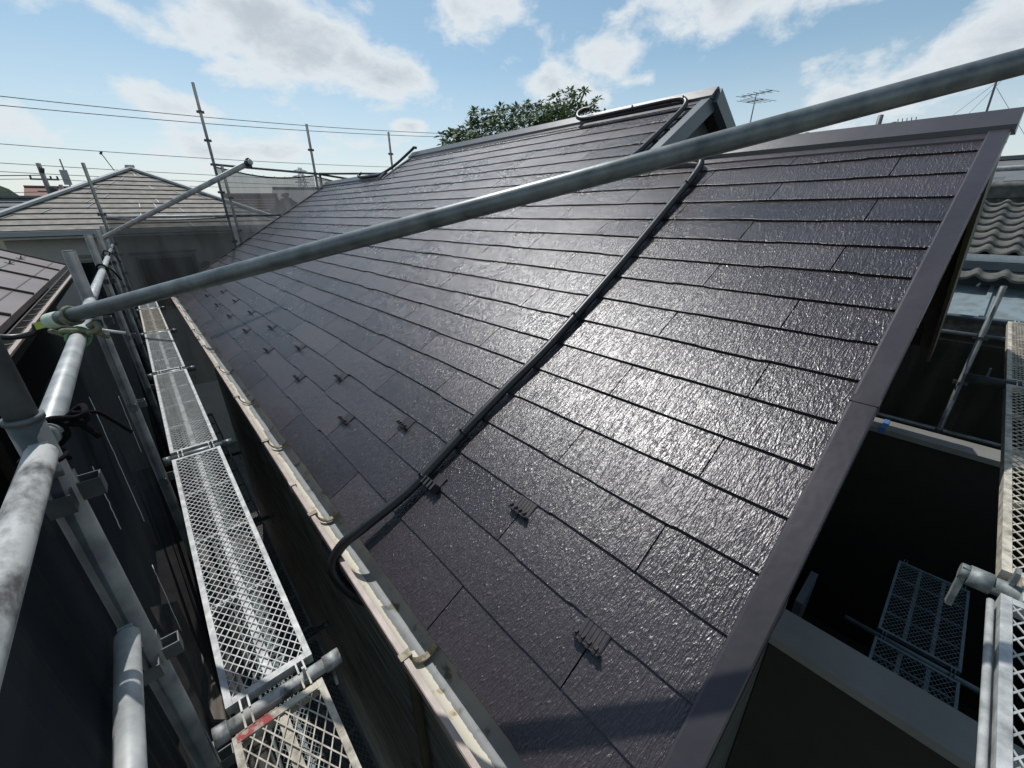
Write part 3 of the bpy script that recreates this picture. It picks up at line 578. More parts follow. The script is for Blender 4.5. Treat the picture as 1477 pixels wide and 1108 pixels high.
# rails
def rail(p0, p1, r, label, m='galv', group=None, name='scaffold_rail', wedge=True, cat='scaffold rail'):
    p0 = Vector(p0); p1 = Vector(p1); t = thing(name, label, cat, p0, group); d = (p1 - p0).normalized()
    mb = MB(); mb.tube([p0, p0 + d * .004, p1 - d * .004, p1], r, 20, True, 0, [r - .004, r, r, r - .004]); mb.build('pipe', M[m], t)
    if wedge:
        for p, q in ((p0, 1), (p1, -1)): wb = MB(); wb.obox(p - d * q * .006 - Vector((0, 0, .018)), d * .004, Vector((-d.y, d.x, 0)) * .012, (0, 0, .035)); wb.build('end_wedge', M[m], t)
    return t
RX, RZ = -.213, -.379; GRL = 'hand rail pipes of the left walkway'
rail((RX, .30, RZ - .005), (RX, 1.012, RZ - .005), .0213, 'stained hand rail pipe running off the left edge of the photo, nearest rail', 'galvstain', GRL)
rail((RX, 1.075, RZ), (RX, 2.845, RZ), .0213, 'bright scratched hand rail pipe between the black cord and the big pipe', 'galvlight', GRL)
rail((RX, 2.905, RZ), (RX, 4.67, RZ - .02), .0213, 'hand rail pipe just beyond the big sloping pipe', 'galvlight', GRL)
rail((RX, 4.735, RZ - .02), (RX, 6.5, RZ - .04), .0213, 'short looking hand rail pipe, second beyond the big pipe', 'galvlight', GRL)
rail((RX, 6.565, RZ - .04), (RX, 8.33, RZ - .06), .0213, 'farthest visible hand rail pipe under the small sloping pipe', 'galv', GRL)
rail((RX, 8.39, RZ - .06), (RX, 10.24, RZ - .08), .0213, 'last hand rail pipe reaching the far corner post of the left walkway', 'galv', GRL)
rail((-.228, .20, -.835), (-.228, 1.010, -.835), .0213, 'worn lower rail pipe standing out at the bottom left of the photo', 'galvlight', GRL)
GFR = 'horizontal rails behind the far gable'
rail((-.18, FY, -.02), (1.575, FY, -.02), .0213, 'thin horizontal rail in front of the eave of the grey hip roof', 'galvlight', GFR)
rail((1.635, FY, -.02), (3.40, FY, -.02), .0213, 'thin horizontal rail behind the grey net, right of the tallest post', 'galvdark', GFR)
rail((1.635, FY, .875), (3.40, FY, .80), .0213, 'top rail carrying the grey net between two far posts', 'galvdark', GFR)
rail((3.46, FY, .80), (5.24, FY, .60), .0213, 'rusty top rail of the short net at the far ridge', 'brownwood', GFR)
rail((3.50, FY - .06, .80), (5.20, FY - .06, .875), .0213, 'dark upper rail running from the middle far post to the slim post', 'galvdark', GFR)
GRR = 'rails of the scaffold on the right side'
rail((6.40, -.9, -1.25), (6.40, -.21, -1.255), .0213, 'right hand stretch of rail behind the slanting post', 'galvdark', GRR)
rail((6.40, -.15, -1.255), (6.40, 1.6, -1.255), .0213, 'rail between the roof edge and the slanting post above the dark net', 'galvdark', GRR)
rail((6.38, -1.2, -2.365), (6.38, -.21, -2.365), .0243, 'right stretch of the low pale pipe at the foot of the dark net', 'galv', GRR)
rail((6.38, -.15, -2.365), (6.38, 1.6, -2.365), .0243, 'left stretch of the low pale pipe at the foot of the dark net', 'galv', GRR)

# the two sloping pipes
A = Vector((-.272, 2.112, -.335)); Bp = Vector((1.441, .065, .267)); dAB = (Bp - A).normalized()
bp_ = thing('scaffold_pipe', 'big grey sloping pipe crossing the whole photo in front of the roof', 'scaffold pipe', A, 'long sloping pipes over the roof')
mb = MB(); mb.tube([A, A + dAB * .6, A + dAB * 1.5, A + dAB * 2.6, Bp, Bp + dAB * .9], .0243, 40); mb.build('pipe', M['galv'], bp_)
wr = MB(); nseg = 10
pth = [A + dAB * (-.028 + .0105 * i) for i in range(8)]; wr.tube(pth, .03, 22, True, 0, [.010, .021, .0270, .0275, .0272, .0275, .0268, .0262]); wr.build('end_wrap', M['palewrap'], bp_)
tp = MB(); tp.obox(A - dAB * .03 + Vector((-.005, -.012, -.003)), dAB * .032, Vector((0, 0, .012)), dAB.cross(Vector((0, 0, 1))) * .007); tp.build('plastic_tag', M['yellow'], bp_)
C0 = Vector((RX, 7.15, RZ + .135)); C1 = Vector((1.20, 5.5, .515)); dC = (C1 - C0).normalized()
sp_ = thing('scaffold_pipe', 'small pale sloping pipe at the far left, ending in a clamp above the roof', 'scaffold pipe', C0, 'long sloping pipes over the roof')
mb = MB(); mb.tube([C0 - dC * .06, C1], .027, 20); mb.build('pipe', M['galvlight'], sp_)
mb = MB(); e = C1 - dC * .04; mb.tube([e - dC * .022, e + dC * .022], .032, 14); mb.obox(e + Vector((0, 0, .036)), dC * .016, (0, 0, .008), dC.cross(Vector((0, 0, 1))) * .014); mb.obox(e - Vector((0, 0, .038)), dC * .018, (0, 0, .010), dC.cross(Vector((0, 0, 1))) * .014); mb.tube([e + Vector((.03, .03, .02)), e + Vector((.035, .035, -.05))], .006, 8); mb.build('clamp', M['blackmetal'], sp_)

# ropes and cords
def ring_path(c, d, r, turns=1.15, rise=.012, seg=18, ph=0.):
    d = Vector(d).normalized(); a = d.cross(Vector((0, 0, 1)));
    if a.length < .1: a = Vector((1, 0, 0))
    a.normalize(); b = d.cross(a)
    return [Vector(c) + (a * math.cos(ph + 2 * math.pi * turns * i / (seg * turns)) + b * math.sin(ph + 2 * math.pi * turns * i / (seg * turns))) * r + d * (rise * i / seg) for i in range(int(seg * turns) + 1)]
X0 = Vector((RX, 1.98, RZ))
rt = thing('rope_tie', 'knotted green and tan rope tying the big pipe to the bright rail', 'rope', X0)
mb = MB(); mb.tube(ring_path(X0 + Vector((0, -.02, 0)), (0, 1, 0), .027, 2.1, .014), .006, 8); mb.tube(ring_path(X0 + Vector((0, .02, 0)), (0, 1, 0), .028, 1.6, .016), .0055, 8); mb.build('green_cord', M['greenrope'], rt)
mb = MB(); kp = X0 + Vector((.024, -.02, .022)); mb.tube(catmull([A - dAB * .03 + Vector((0, 0, -.03)), A + Vector((.03, -.03, -.055)), X0 + Vector((-.03, -.01, .03)), kp, kp + Vector((.03, -.015, -.01)), kp + Vector((.05, .0, -.03))], .006), .008, 8)
mb.tube(ring_path(A + dAB * .085, dAB, .029, 1.6, .014), .0055, 8); mb.tube(catmull([kp + Vector((.01, .02, .01)), kp + Vector((.03, .01, .02)), kp + Vector((.035, -.02, .005)), kp + Vector((.01, -.02, -.004)), kp + Vector((.02, .01, .0))], .006), .009, 8); mb.build('tan_rope', M['rope'], rt)
mb = MB(); mb.tube([kp + Vector((.03, .0, 0)), kp + Vector((.095, .012, -.028))], .0048, 8); mb.build('rope_end', M['white_trim'], rt)
K0 = Vector((RX + .012, 1.085, RZ))
bt = thing('cord_tie', 'black cord knotted round the nearest post and rail', 'cord', K0)
mb = MB(); mb.tube(ring_path(K0 + Vector((-.01, .0, 0)), (.3, 1, 0), .0255, 1.6, .010), .004, 8); mb.tube(ring_path((PX, PY[0], POCK + .055), (0, 0, 1), .0285, 1.6, .012), .004, 8)
kk = K0 + Vector((.030, .010, .018)); mb.tube(catmull([kk, kk + Vector((.02, -.02, .01)), kk + Vector((.015, .02, .015)), kk + Vector((-.015, .01, -.006)), kk + Vector((.01, -.012, -.01)), kk + Vector((.020, .004, 0)), kk + Vector((0, .008, .008))], .005), .0052, 8)
mb.tube(catmull([kk, kk + Vector((.03, .01, .0)), kk + Vector((.05, .015, -.03)), kk + Vector((.068, .02, -.065))], .006), .0036, 8); mb.tube(catmull([kk, kk + Vector((.012, -.012, -.02)), kk + Vector((.025, -.014, -.045))], .006), .0052, 8)
mb.tube(catmull([kk, kk + Vector((-.03, -.02, .014)), kk + Vector((-.055, -.035, .0))], .006), .006, 8); mb.build('cord', M['blackrope'], bt)
# black hose end with a hook at the left edge
hz = MB(); q0 = A - dAB * .10 + Vector((-.05, -.02, .01)); hz.tube(catmull([q0 + Vector((-.55, -.30, .03)), q0 + Vector((-.30, -.16, .045)), q0 + Vector((-.12, -.06, .03)), q0 + Vector((-.03, -.01, .0))], .01), .026, 16)
hz.tube(catmull([q0 + Vector((-.06, -.02, -.015)), q0 + Vector((.0, .0, -.035)), q0 + Vector((.05, .005, -.03)), q0 + Vector((.065, .0, .0))], .006), .010, 10)
solo(hz, 'black_hose', M['black'], 'black hose end with bent hook beside the tied end of the big pipe', 'hose', q0)
# bundled ties between the short far posts
for yy, lab in ((4.62, 'black cord tie on the hand rail at the thin second post'), (6.45, 'black cord tie on the hand rail near the small sloping pipe')):
    mb = MB(); c = Vector((RX, yy, RZ)); mb.tube(ring_path(c, (0, 1, 0), .027, 3.1, .016), .006, 8); mb.tube(catmull([c + Vector((.03, 0, .01)), c + Vector((.06, -.03, -.02)), c + Vector((.09, -.02, -.10))], .01), .006, 8); solo(mb, 'cord_tie', M['blackrope'], lab, 'cord', c, 'black cord ties on the rails')

# nets
def net(name, P, nu, nv, amp, m, label, fold=9., seed=1, origin=None, edge=None, group=None):
    # P(u,v) -> Vector and normal; waves along u
    rr = random.Random(seed); ph = [rr.uniform(0, 6) for _ in range(6)]
    mb = MB(); t = thing(name, label, 'safety net', origin, group)
    for i in range(nu + 1):
        for k in range(nv + 1):
            u, v = i / nu, k / nv; p, nr = P(u, v)
            wv = (math.sin(u * fold * 6.28 + ph[0] + 1.5 * v) * .5 + math.sin(u * fold * 2.3 * 6.28 + ph[1] - v * 2) * .3 + math.sin(u * fold * 5.7 * 6.28 + ph[4] + 2.2 * math.sin(v * 3 + u * 9)) * .22 + math.sin(u * fold * .6 * 6.28 + ph[2] + v * 4) * .5 + math.sin(v * 5 + u * 17 + ph[3]) * .25) * amp * min(1, .15 + v * 1.4)
            mb.v.append(p + nr * wv)
    for i in range(nu):
        for k in range(nv): a = i * (nv + 1) + k; mb.face([a, a + nv + 1, a + nv + 2, a + 1], 0, True)
    mb.build('mesh_sheet', m, t)
    if edge:
        eb = MB(); eb.tube([P(i / 40, 0)[0] + P(i / 40, 0)[1] * .004 for i in range(41)], edge, 8); eb.build('edge_rope', M['blackrope'], t)
        for i in range(1, 9): p, nr = P(i / 9, 0); cb_ = MB(); cb_.tube(ring_path(p + Vector((0, 0, .01)), P(.51, 0)[0] - P(.49, 0)[0], .02, 1.0, .0), .003, 6); cb_.build('net_loop', M['white_trim'], t)
    return t
def left_net(u, v):
    y = .10 + u * 10.1; z = RZ - .03 - v * 4.6; return Vector((RX - .045 - .26 * v ** 1.3, y, z)), Vector((-1, 0, 0))
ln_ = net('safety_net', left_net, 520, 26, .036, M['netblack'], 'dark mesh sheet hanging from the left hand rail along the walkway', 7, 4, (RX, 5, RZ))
rr = random.Random(8)
for y, z, l in ((1.85, -.55, .50), (1.45, -.62, .2), (2.6, -.8, .3), (1.6, -1.1, .3)):
    pth = [Vector((RX - .02 + .0 * i, y - .012 * i * 0 + rr.uniform(-.006, .006), z - l * i / 14 + 0)) + Vector((0, -.03 * i / 14, 0)) for i in range(15)]; th_ = MB(); th_.tube(pth, .0011, 5); th_.build('loose_thread', M['white_trim'], ln_)
def far_net_left(u, v): return Vector((-.18 + u * 1.76, FY + .035, -.05 - .03 * math.sin(u * math.pi) - v * 3.2)), Vector((0, 1, 0))
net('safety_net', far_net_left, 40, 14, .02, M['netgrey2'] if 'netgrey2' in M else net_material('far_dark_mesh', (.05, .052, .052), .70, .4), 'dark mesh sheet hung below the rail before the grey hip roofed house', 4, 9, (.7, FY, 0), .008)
def far_net(u, v): top = .865 - .075 * u - .10 * math.sin(u * math.pi) - .03; return Vector((1.635 + u * 1.77, FY + .035, top - v * (top + 2.5))), Vector((0, 1, 0))
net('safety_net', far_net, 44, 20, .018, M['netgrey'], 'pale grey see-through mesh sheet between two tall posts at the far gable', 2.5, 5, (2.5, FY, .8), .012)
def far_net2(u, v): top = .77 - .18 * u - .06 * math.sin(u * math.pi) - .03; return Vector((3.47 + u * 1.76, FY + .035, top - v * (top + 2.5))), Vector((0, 1, 0))
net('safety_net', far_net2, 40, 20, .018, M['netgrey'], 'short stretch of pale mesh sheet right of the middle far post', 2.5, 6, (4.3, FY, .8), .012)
def right_net(u, v): return Vector((6.48, -1.4 + u * 3.2, -1.275 - v * 2.6)), Vector((1, 0, 0))
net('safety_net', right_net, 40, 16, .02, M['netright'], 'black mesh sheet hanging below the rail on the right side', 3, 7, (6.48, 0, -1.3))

# decks
def plank(p0, along, across, L, W, label, group, m, mf=None, mesh=.028, long=.046, wire=.0026, red=False, ribs=1, name='scaffold_plank', rot=None):
    # p0 = corner on the top surface, along / across unit vectors
    p0 = Vector(p0); al = Vector(along); ac = Vector(across); mf = mf or m; up = Vector((0, 0, 1)); t = thing(name, label, 'scaffold plank', p0, group)
    P = lambda a, c, z=0: p0 + al * a + ac * c + up * z
    fr = MB(); fw = .018
    fr.bar(P(0, fw / 2, -.016), P(L, fw / 2, -.016), fw, .034); fr.bar(P(0, W - fw / 2, -.016), P(L, W - fw / 2, -.016), fw, .034)
    for a in (.012, L - .012): fr.bar(P(a, fw + .0005, -.0155), P(a, W - fw - .0005, -.0155), .022, .032)
    fr.build('frame', M[mf], t)
    mb = MB(); a0, a1, c0, c1 = .024, L - .024, fw, W - fw
    for sg in (1, -1):
        k = -int((c1 - c0) / mesh) - 2
        while True:
            # line a = a0 + long*k + sg*(c-c0)*long/mesh/1
            sl_ = long / mesh * sg; b0 = a0 + long * k * 1.0 + (0 if sg > 0 else (c1 - c0) * long / mesh)
            if b0 > a1 + (c1 - c0) * long / mesh + .2: break
            cA, cB = c0, c1
            # clip to a0..a1
            f = lambda c: b0 + sl_ * (c - c0)
            lo, hi = sorted((c0 + (a0 - b0) / sl_, c0 + (a1 - b0) / sl_)); cA = max(cA, lo); cB = min(cB, hi)
            if cB - cA > .002: mb.bar(P(f(cA), cA, -.003), P(f(cB), cB, -.003 - .0007 * sg), wire, .0024)
            k += 1
    mb.build('deck_mesh', M[m], t)
    rb = MB()
    for i in range(ribs):
        c = W * (i + 1) / (ribs + 1); rb.bar(P(.026, c, -.022), P(L - .026, c, -.022), .026, .028)
    n = 4
    for i in range(1, n): a = L * i / n; [rb.bar(P(a, W * q / (ribs + 1) + (.0135 if q else fw + .001), -.020), P(a, W * (q + 1) / (ribs + 1) - (.0135 if q < ribs else fw + .001), -.020), .014, .018) for q in range(ribs + 1)]
    rb.build('stiffener', M[mf], t)
    for a, q in ((0, -1), (L, 1)):
        for c in (.035, W - .05):
            hk = MB()
            for dc in (0, .02): hk.bar(P(a, c + dc, -.012), P(a + q * .042, c + dc, -.012), .005, .034); hk.bar(P(a + q * .045, c + dc, -.006), P(a + q * .045, c + dc, -.045), .005, .008, al)
            hk.build('hook', M[mf], t)
    if red:
        pr = MB(); pr.bar(P(L + .0015, .01, -.014), P(L + .0015, W * .48, -.014), .003, .030); pr.bar(P(L - .013, .01, .0012), P(L - .013, W * .42, .0012), .022, .0016); pr.build('red_mark', M['redpaint'], t)
    return t
ZD = -1.312; XL, XRt = -.150, .088; GP = 'mesh planks of the upper left walkway'
labs = ['dirty beige mesh plank with red paint at the bottom edge of the photo', 'longest looking clean mesh plank of the left walkway, beside the gutter hose', 'mesh plank second from the nearest clean one on the left walkway', 'third clean mesh plank up the left walkway', 'small brownish mesh plank at the far end of the left walkway under the big pipe', 'last mesh plank of the left walkway, mostly hidden by the big pipe']
ed = [1.045 + 1.829 * k for k in range(-1, 6)]
for i in range(6):
    a, b = ed[i] + .048, ed[i + 1] - .048
    plank((XL, a, ZD), (0, 1, 0), (1, 0, 0), b - a, XRt - XL, labs[i], GP, 'deckdirty' if i in (0, 4) else 'deck', red=(i == 0), mesh=.030 if i == 0 else .026, long=.056 if i == 0 else .040, wire=.0034 if i == 0 else .003)
GT = 'transom pipes under the left walkway'
labs = ['stained transom pipe across the walkway at the lower left', 'transom pipe below the second joint of the left walkway planks', 'transom pipe below the third joint of the left walkway planks', 'transom pipe below the fourth joint of the left walkway planks', 'farthest transom pipe of the left walkway']
def transom(p, d, L, label, group, m):
    p = Vector(p); d = Vector(d); t = thing('transom_pipe', label, 'scaffold pipe', p, group); mb = MB(); mb.tube([p, p + d * L], .0213, 18); mb.build('pipe', M[m], t)
    for u0, u1, r0 in ((L - .045, L + .004, .0255), (0, .035, .0262)): e = MB(); e.tube([p + d * u0, p + d * u1], r0, 18); e.build('end_collar', M[m], t)
    w_ = MB(); w_.obox(p + d * (L - .10) + Vector((0, 0, .018)), d * .004, d.cross(Vector((0, 0, 1))) * .004, (0, 0, .030)); w_.build('locking_pin', M[m], t)
    w_ = MB(); w_.obox(p + d * (L - .025) - Vector((0, 0, .06)), d * .004, d.cross(Vector((0, 0, 1))) * .012, (0, 0, .045)); w_.build('end_wedge', M[m], t)
for i in range(5): transom((-.188, PY[i], ZD - .020), (1, 0, 0), .34, labs[i], GT, 'galvstain' if i == 0 else 'galv')
# lower level
labs = ['shaded lower plank under the beige one at the bottom edge', 'shaded lower mesh plank seen beside the clean near plank', 'shaded lower plank, second along the lower left level', 'shaded lower plank, third along the lower left level', 'shaded lower plank at the far end of the lower left level']
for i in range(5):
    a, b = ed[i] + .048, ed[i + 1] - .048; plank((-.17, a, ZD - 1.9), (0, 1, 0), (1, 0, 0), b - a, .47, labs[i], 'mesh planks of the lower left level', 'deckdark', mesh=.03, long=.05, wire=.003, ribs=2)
labs = ['low transom pipe with pin beside the dark side wall at the lower left', 'low transom pipe in the shade under the second plank joint', 'low transom pipe in the shade under the third plank joint', 'low transom pipe in the shade under the fourth plank joint']
for i in range(4): transom((-.188, PY[i], ZD - 1.92), (1, 0, 0), .60, labs[i], 'transom pipes of the lower left level', 'galvdark')

# right hand scaffold in front of the gable
ZR = -.83; YE = -.24; GRP = 'mesh planks of the right walkway'
plank((1.298, YE, ZR), (-1, 0, 0), (0, -1, 0), 1.78, .50, 'near grey mesh plank with double frame at the right edge below the clamp', GRP, 'deck', mesh=.030, long=.050, wire=.0034, ribs=2)
plank((1.40, YE, ZR), (1, 0, 0), (0, -1, 0), 1.73, .50, 'middle mesh plank with sunlit beige frame at the right edge', GRP, 'deckdirty', mesh=.028, long=.046, wire=.003, ribs=2)
plank((3.225, YE, ZR), (1, 0, 0), (0, -1, 0), 1.73, .50, 'far cream mesh plank at the right edge above the clamp', GRP, 'deckdirty', mesh=.026, long=.04, wire=.003, ribs=2)
tr_ = thing('clamped_pipe', 'stubby pipe with big wedge clamp poking out left of the right walkway', 'scaffold pipe', (1.355, -.16, ZR - .02))
mb = MB(); mb.tube([(1.345, -.80, ZR - .018), (1.345, -.20, ZR - .018)], .0213, 18); mb.build('pipe', M['clampmetal'], tr_)
mb = MB(); c = Vector((1.345, -.20, ZR - .018)); mb.tube([c + Vector((0, -.03, 0)), c + Vector((0, .010, 0))], .0255, 18); mb.obox(c + Vector((-.006, .018, -.036)), (.015, 0, -.004), (0, .006, 0), (.010, 0, .055)); mb.tube([c + Vector((0, .010, .004)), c + Vector((0, .026, .004))], .019, 16); mb.build('wedge_clamp', M['clampmetal'], tr_)
mb = MB(); mb.obox(c + Vector((.004, -.055, .035)), (.010, 0, .002), (0, .004, 0), (-.003, 0, .028)); mb.build('wedge_pin', M['clampmetal'], tr_); mb = MB(); mb.obox(c + Vector((0, -.10, .022)), (.012, 0, 0), (0, .012, 0), (0, 0, .012)); mb.build('locking_pin', M['clampmetal'], tr_)
t3 = thing('clamped_pipe', 'smaller shaded pipe with hanging wedge, farther up beside the right walkway', 'scaffold pipe', (3.175, -.12, ZR - .02))
mb = MB(); mb.tube([(3.175, -.80, ZR - .018), (3.175, -.10, ZR - .018)], .0243, 18); mb.build('pipe', M['galvdark'], t3)
mb = MB(); c = Vector((3.175, -.10, ZR - .018)); mb.obox(c + Vector((-.01, .006, -.055)), (.018, 0, 0), (0, .005, 0), (.01, 0, .075)); mb.build('wedge_clamp', M['galvdark'], t3)
mb = MB(); mb.obox(c + Vector((0, -.07, .04)), (.008, 0, 0), (0, .004, 0), (0, 0, .03)); mb.build('locking_pin', M['galvdark'], t3)
# toe pipe beside the near right plank
mb = MB(); mb.tube([(1.27, YE + .012, ZR - .012), (-.2, YE + .012, ZR - .012)], .0065, 12); solo(mb, 'guard_bar', M['deck'], 'slim pale bar lying along the near right plank', 'bar', (1.28, YE, ZR))

# balcony below the gable: two parapets with grey copings
ZB = -2.2
bl = thing('balcony', 'dark balcony below the gable with grey metal copings on its parapets', 'balcony', (4, -.8, GROUND))
for xa, xb, tp_ in ((2.10, 2.335, 0), (5.54, 5.80, 1)):
    c = MB(); c.prism([(xa, -2.6, ZB - .004), (xb, -2.6, ZB + .008), (xb, -2.6, ZB - .04), (xb - .004, -2.6, ZB - .044), (xa + .0, -2.6, ZB - .06)], (0, 2.6 + (BYK - .004 if tp_ else GY - .003), 0)); co = c.build('coping', M['coping'], bl)
    b = MB(); b.box((xa + .03, -2.58, GROUND + .3), (xb - .03, (BYK if tp_ else GY) - .006, ZB - .062)); b.build('parapet', M['balcony'], bl)
    if tp_:
        q = MB(); q.box((xa - .006, .215, ZB - .055), (xb + .006, .262, ZB + .013)); o = q.build('masking_tape', M['blue'], None, bl['_o']); o.parent = co; o.location = (0, 0, 0)
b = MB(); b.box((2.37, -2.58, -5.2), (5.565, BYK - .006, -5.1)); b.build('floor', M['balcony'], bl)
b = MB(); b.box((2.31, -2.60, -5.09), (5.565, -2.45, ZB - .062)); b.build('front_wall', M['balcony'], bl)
# lower right planks
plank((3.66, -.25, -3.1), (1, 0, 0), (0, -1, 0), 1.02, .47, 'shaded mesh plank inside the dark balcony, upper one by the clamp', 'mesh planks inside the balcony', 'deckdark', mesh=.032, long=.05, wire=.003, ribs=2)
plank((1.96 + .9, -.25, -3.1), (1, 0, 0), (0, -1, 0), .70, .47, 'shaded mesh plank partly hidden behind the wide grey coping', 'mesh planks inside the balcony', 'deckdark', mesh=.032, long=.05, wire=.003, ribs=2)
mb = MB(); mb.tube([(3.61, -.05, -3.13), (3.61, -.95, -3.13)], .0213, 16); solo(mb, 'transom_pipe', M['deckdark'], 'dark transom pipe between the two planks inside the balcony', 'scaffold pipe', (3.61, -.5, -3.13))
# things on the balcony floor
mb = MB(); mb.tube([(5.0, .02, -5.1), (5.0, .02, -4.84)], .10, 18, True, 0, [.085, .105]); mb.tube([(5.0, .02, -4.845), (5.0, .02, -4.835)], .108, 18); solo(mb, 'bucket', M['greybox'], 'small pale bucket down in the dark balcony', 'bucket', (5.0, .02, -5.1))
mb = MB(); mb.box((4.55, .05, -5.1), (4.72, .14, -4.9)); mb.box((4.56, .06, -4.898), (4.71, .13, -4.88)); solo(mb, 'cardboard_box', M['cream_wall'], 'little tan box down against the gable wall', 'box', (4.6, .1, -5.1))

mb = MB(); mb.box((4.85, .30, -5.1), (5.5, .38, -4.35)); mb.box((4.9, .296, -5.0), (5.45, .2995, -4.45)); solo(mb, 'leaning_panel', M['greybox'], 'pale panel standing at the back of the dark balcony', 'panel', (5.2, .34, -5.1))
# weathered board and stake beyond the walkway
bd = MB(); bd.prism([(-.54, 3.05, -2.40), (-.40, 2.99, -2.40), (-.27, 2.02, -2.52), (-.36, 2.10, -2.52)], (0, 0, -.03)); solo(bd, 'weathered_board', M['wood'], 'grey weathered board lying below the rails left of the clean mesh plank', 'board', (-.4, 2.5, -2.45))
bd = MB(); bd.bar((-.40, 3.35, -1.66), (-.40, 3.2, -2.05), .075, .02, (1, 0, 0)); solo(bd, 'wooden_stake', M['brownwood'], 'short reddish brown batten against the dark net', 'batten', (-.4, 3.3, -2.0))

# ------------------------------------------------------------------ neighbour on the left: brown metal roof
nb = thing('house', 'neighbour house with brown metal roof at the left edge of the photo', 'house', (-3.5, 6.3, GROUND))
ex, ez, ey0, ey1 = -1.0, -.85, 3.4, 11.6; pit = math.tan(R(24))
r_ = MB(); wdt = 4.2; r_.prism([(ex, ey0, ez), (ex - wdt, ey0, ez + wdt * pit), (ex - wdt, ey0, ez + wdt * pit - .06), (ex, ey0, ez - .06)], (0, ey1 - ey0, 0)); ro_ = r_.build('roof', M['brownroof'], nb)
sm_ = MB(); sl_d = Vector((-1, 0, pit)).normalized(); up_ = Vector((pit, 0, 1)).normalized()
for y in (11.59, 10.4, 8.9, 7.4, 5.9, 4.4): sm_.obox(Vector((ex, y, ez)) + sl_d * 2.2 + up_ * .014, sl_d * 2.2, (0, .012, 0), up_ * .013)
for k in range(12): c = Vector((ex, (ey0 + ey1) / 2, ez)) + sl_d * (.32 * k + .16) + up_ * .003; sm_.obox(c, sl_d * .006, (0, (ey1 - ey0) / 2 - .02, 0), up_ * .0025)
o = sm_.build('roof_seam', M['brownseam'], None, nb['_o']); o.parent = ro_; o.location = (0, 0, 0)
for y in (10.9, 9.9, 8.9, 7.9):
    for k, st in ((.48, 0), (.98, .35)):
        sg = MB(); c = Vector((ex, y - st, ez)) + sl_d * k; sg.obox(c + up_ * .03, sl_d * .004, (0, .05, 0), up_ * .03); sg.obox(c + up_ * .006, sl_d * .05, (0, .012, 0), up_ * .003); sg.build('snow_guard', M['brownseam'], nb)
gt = MB(); ga, gb = ex + .02, ex + .125
gt.box((ga, ey0, ez - .16), (gb, ey1 + .1, ez - .15)); gt.box((gb, ey0, ez - .16), (gb + .012, ey1 + .1, ez - .075)); gt.box((ga - .012, ey0, ez - .16), (ga, ey1 + .1, ez - .075)); gto = gt.build('gutter', M['brownseam'], nb)
gl_ = MB(); gl_.box((gb + .0005, ey0, ez - .0745), (gb + .03, ey1 + .1, ez - .055)); o = gl_.build('gutter_lip', M['lip'], None, nb['_o']); o.parent = gto; o.location = (0, 0, 0)
for k in range(22): y = ey0 + .2 + k * .36; gh = MB(); gh.box((ga, y, ez - .100), (gb, y + .018, ez - .09)); gh.build('gutter_bracket', M['alu'], nb)
wl = MB(); wl.box((-5.4, ey0, GROUND), (ex - .32, ey1 - .25, ez - .02)); wl.build('wall', M['balcony'], nb)
for y in (3.6, 4.3, 5.0, 5.7): ft = MB(); ft.box((ex - .30, y, GROUND), (ex - .24, y + .07, ez - .17)); ft.build('timber_post', M['brown_trim'], nb)

# ------------------------------------------------------------------ house behind: grey hip roof
hp = thing('house', 'pale house with weathered grey hip roof behind the far gable net', 'house', (.62, 18, GROUND))
ex0, ex1, ey, hz_, ap, apy, back = -2.55, 3.72, 13.7, -.285, .60, 16.75, 23.
HR = 1.20
def hip_pt(u, v):      # v 0 eave .. 1 apex ; u -1..1
    xl = ex0 + (ap - ex0) * v; xr = ex1 + (ap - ex1) * v; return Vector((xl + (xr - xl) * u, ey + (apy - ey) * v, hz_ + (HR - hz_) * v))
hf = MB(); NC = 13
for i in range(NC):
    v0, v1 = i / NC, (i + 1) / NC
    a, b, c, d = hip_pt(0, v0), hip_pt(1, v0), hip_pt(1, v1), hip_pt(0, v1)
    lf = Vector((0, -.012, .018)); hf.quad(a + lf, b + lf, c, d); hf.quad(a - Vector((0, 0, .01)), b - Vector((0, 0, .01)), b + lf, a + lf, 1)
sd_ = [(Vector((ex0, ey, hz_)), Vector((ap, apy, HR)), Vector((ap, back, HR)), Vector((ex0, back, hz_))), (Vector((ex1, ey, hz_)), Vector((ap, apy, HR)), Vector((ap, back, HR)), Vector((ex1, back, hz_)))]
for q in sd_: hf.quad(*q)
rf = hf.build('roof', [M['oldslate'], M['slateline']], hp)
rr = random.Random(5)
for i in range(NC - 1):
    for _ in range(3): u = rr.random(); hj = MB(); hj.bar(hip_pt(u, i / NC) + Vector((0, -.014, .022)), hip_pt(u, (i + .9) / NC) + Vector((0, -.014, .008)), .022, .006); o = hj.build('slate_repair', M['greybox'], None, hp['_o']); o.parent = rf; o.location = (0, 0, 0)

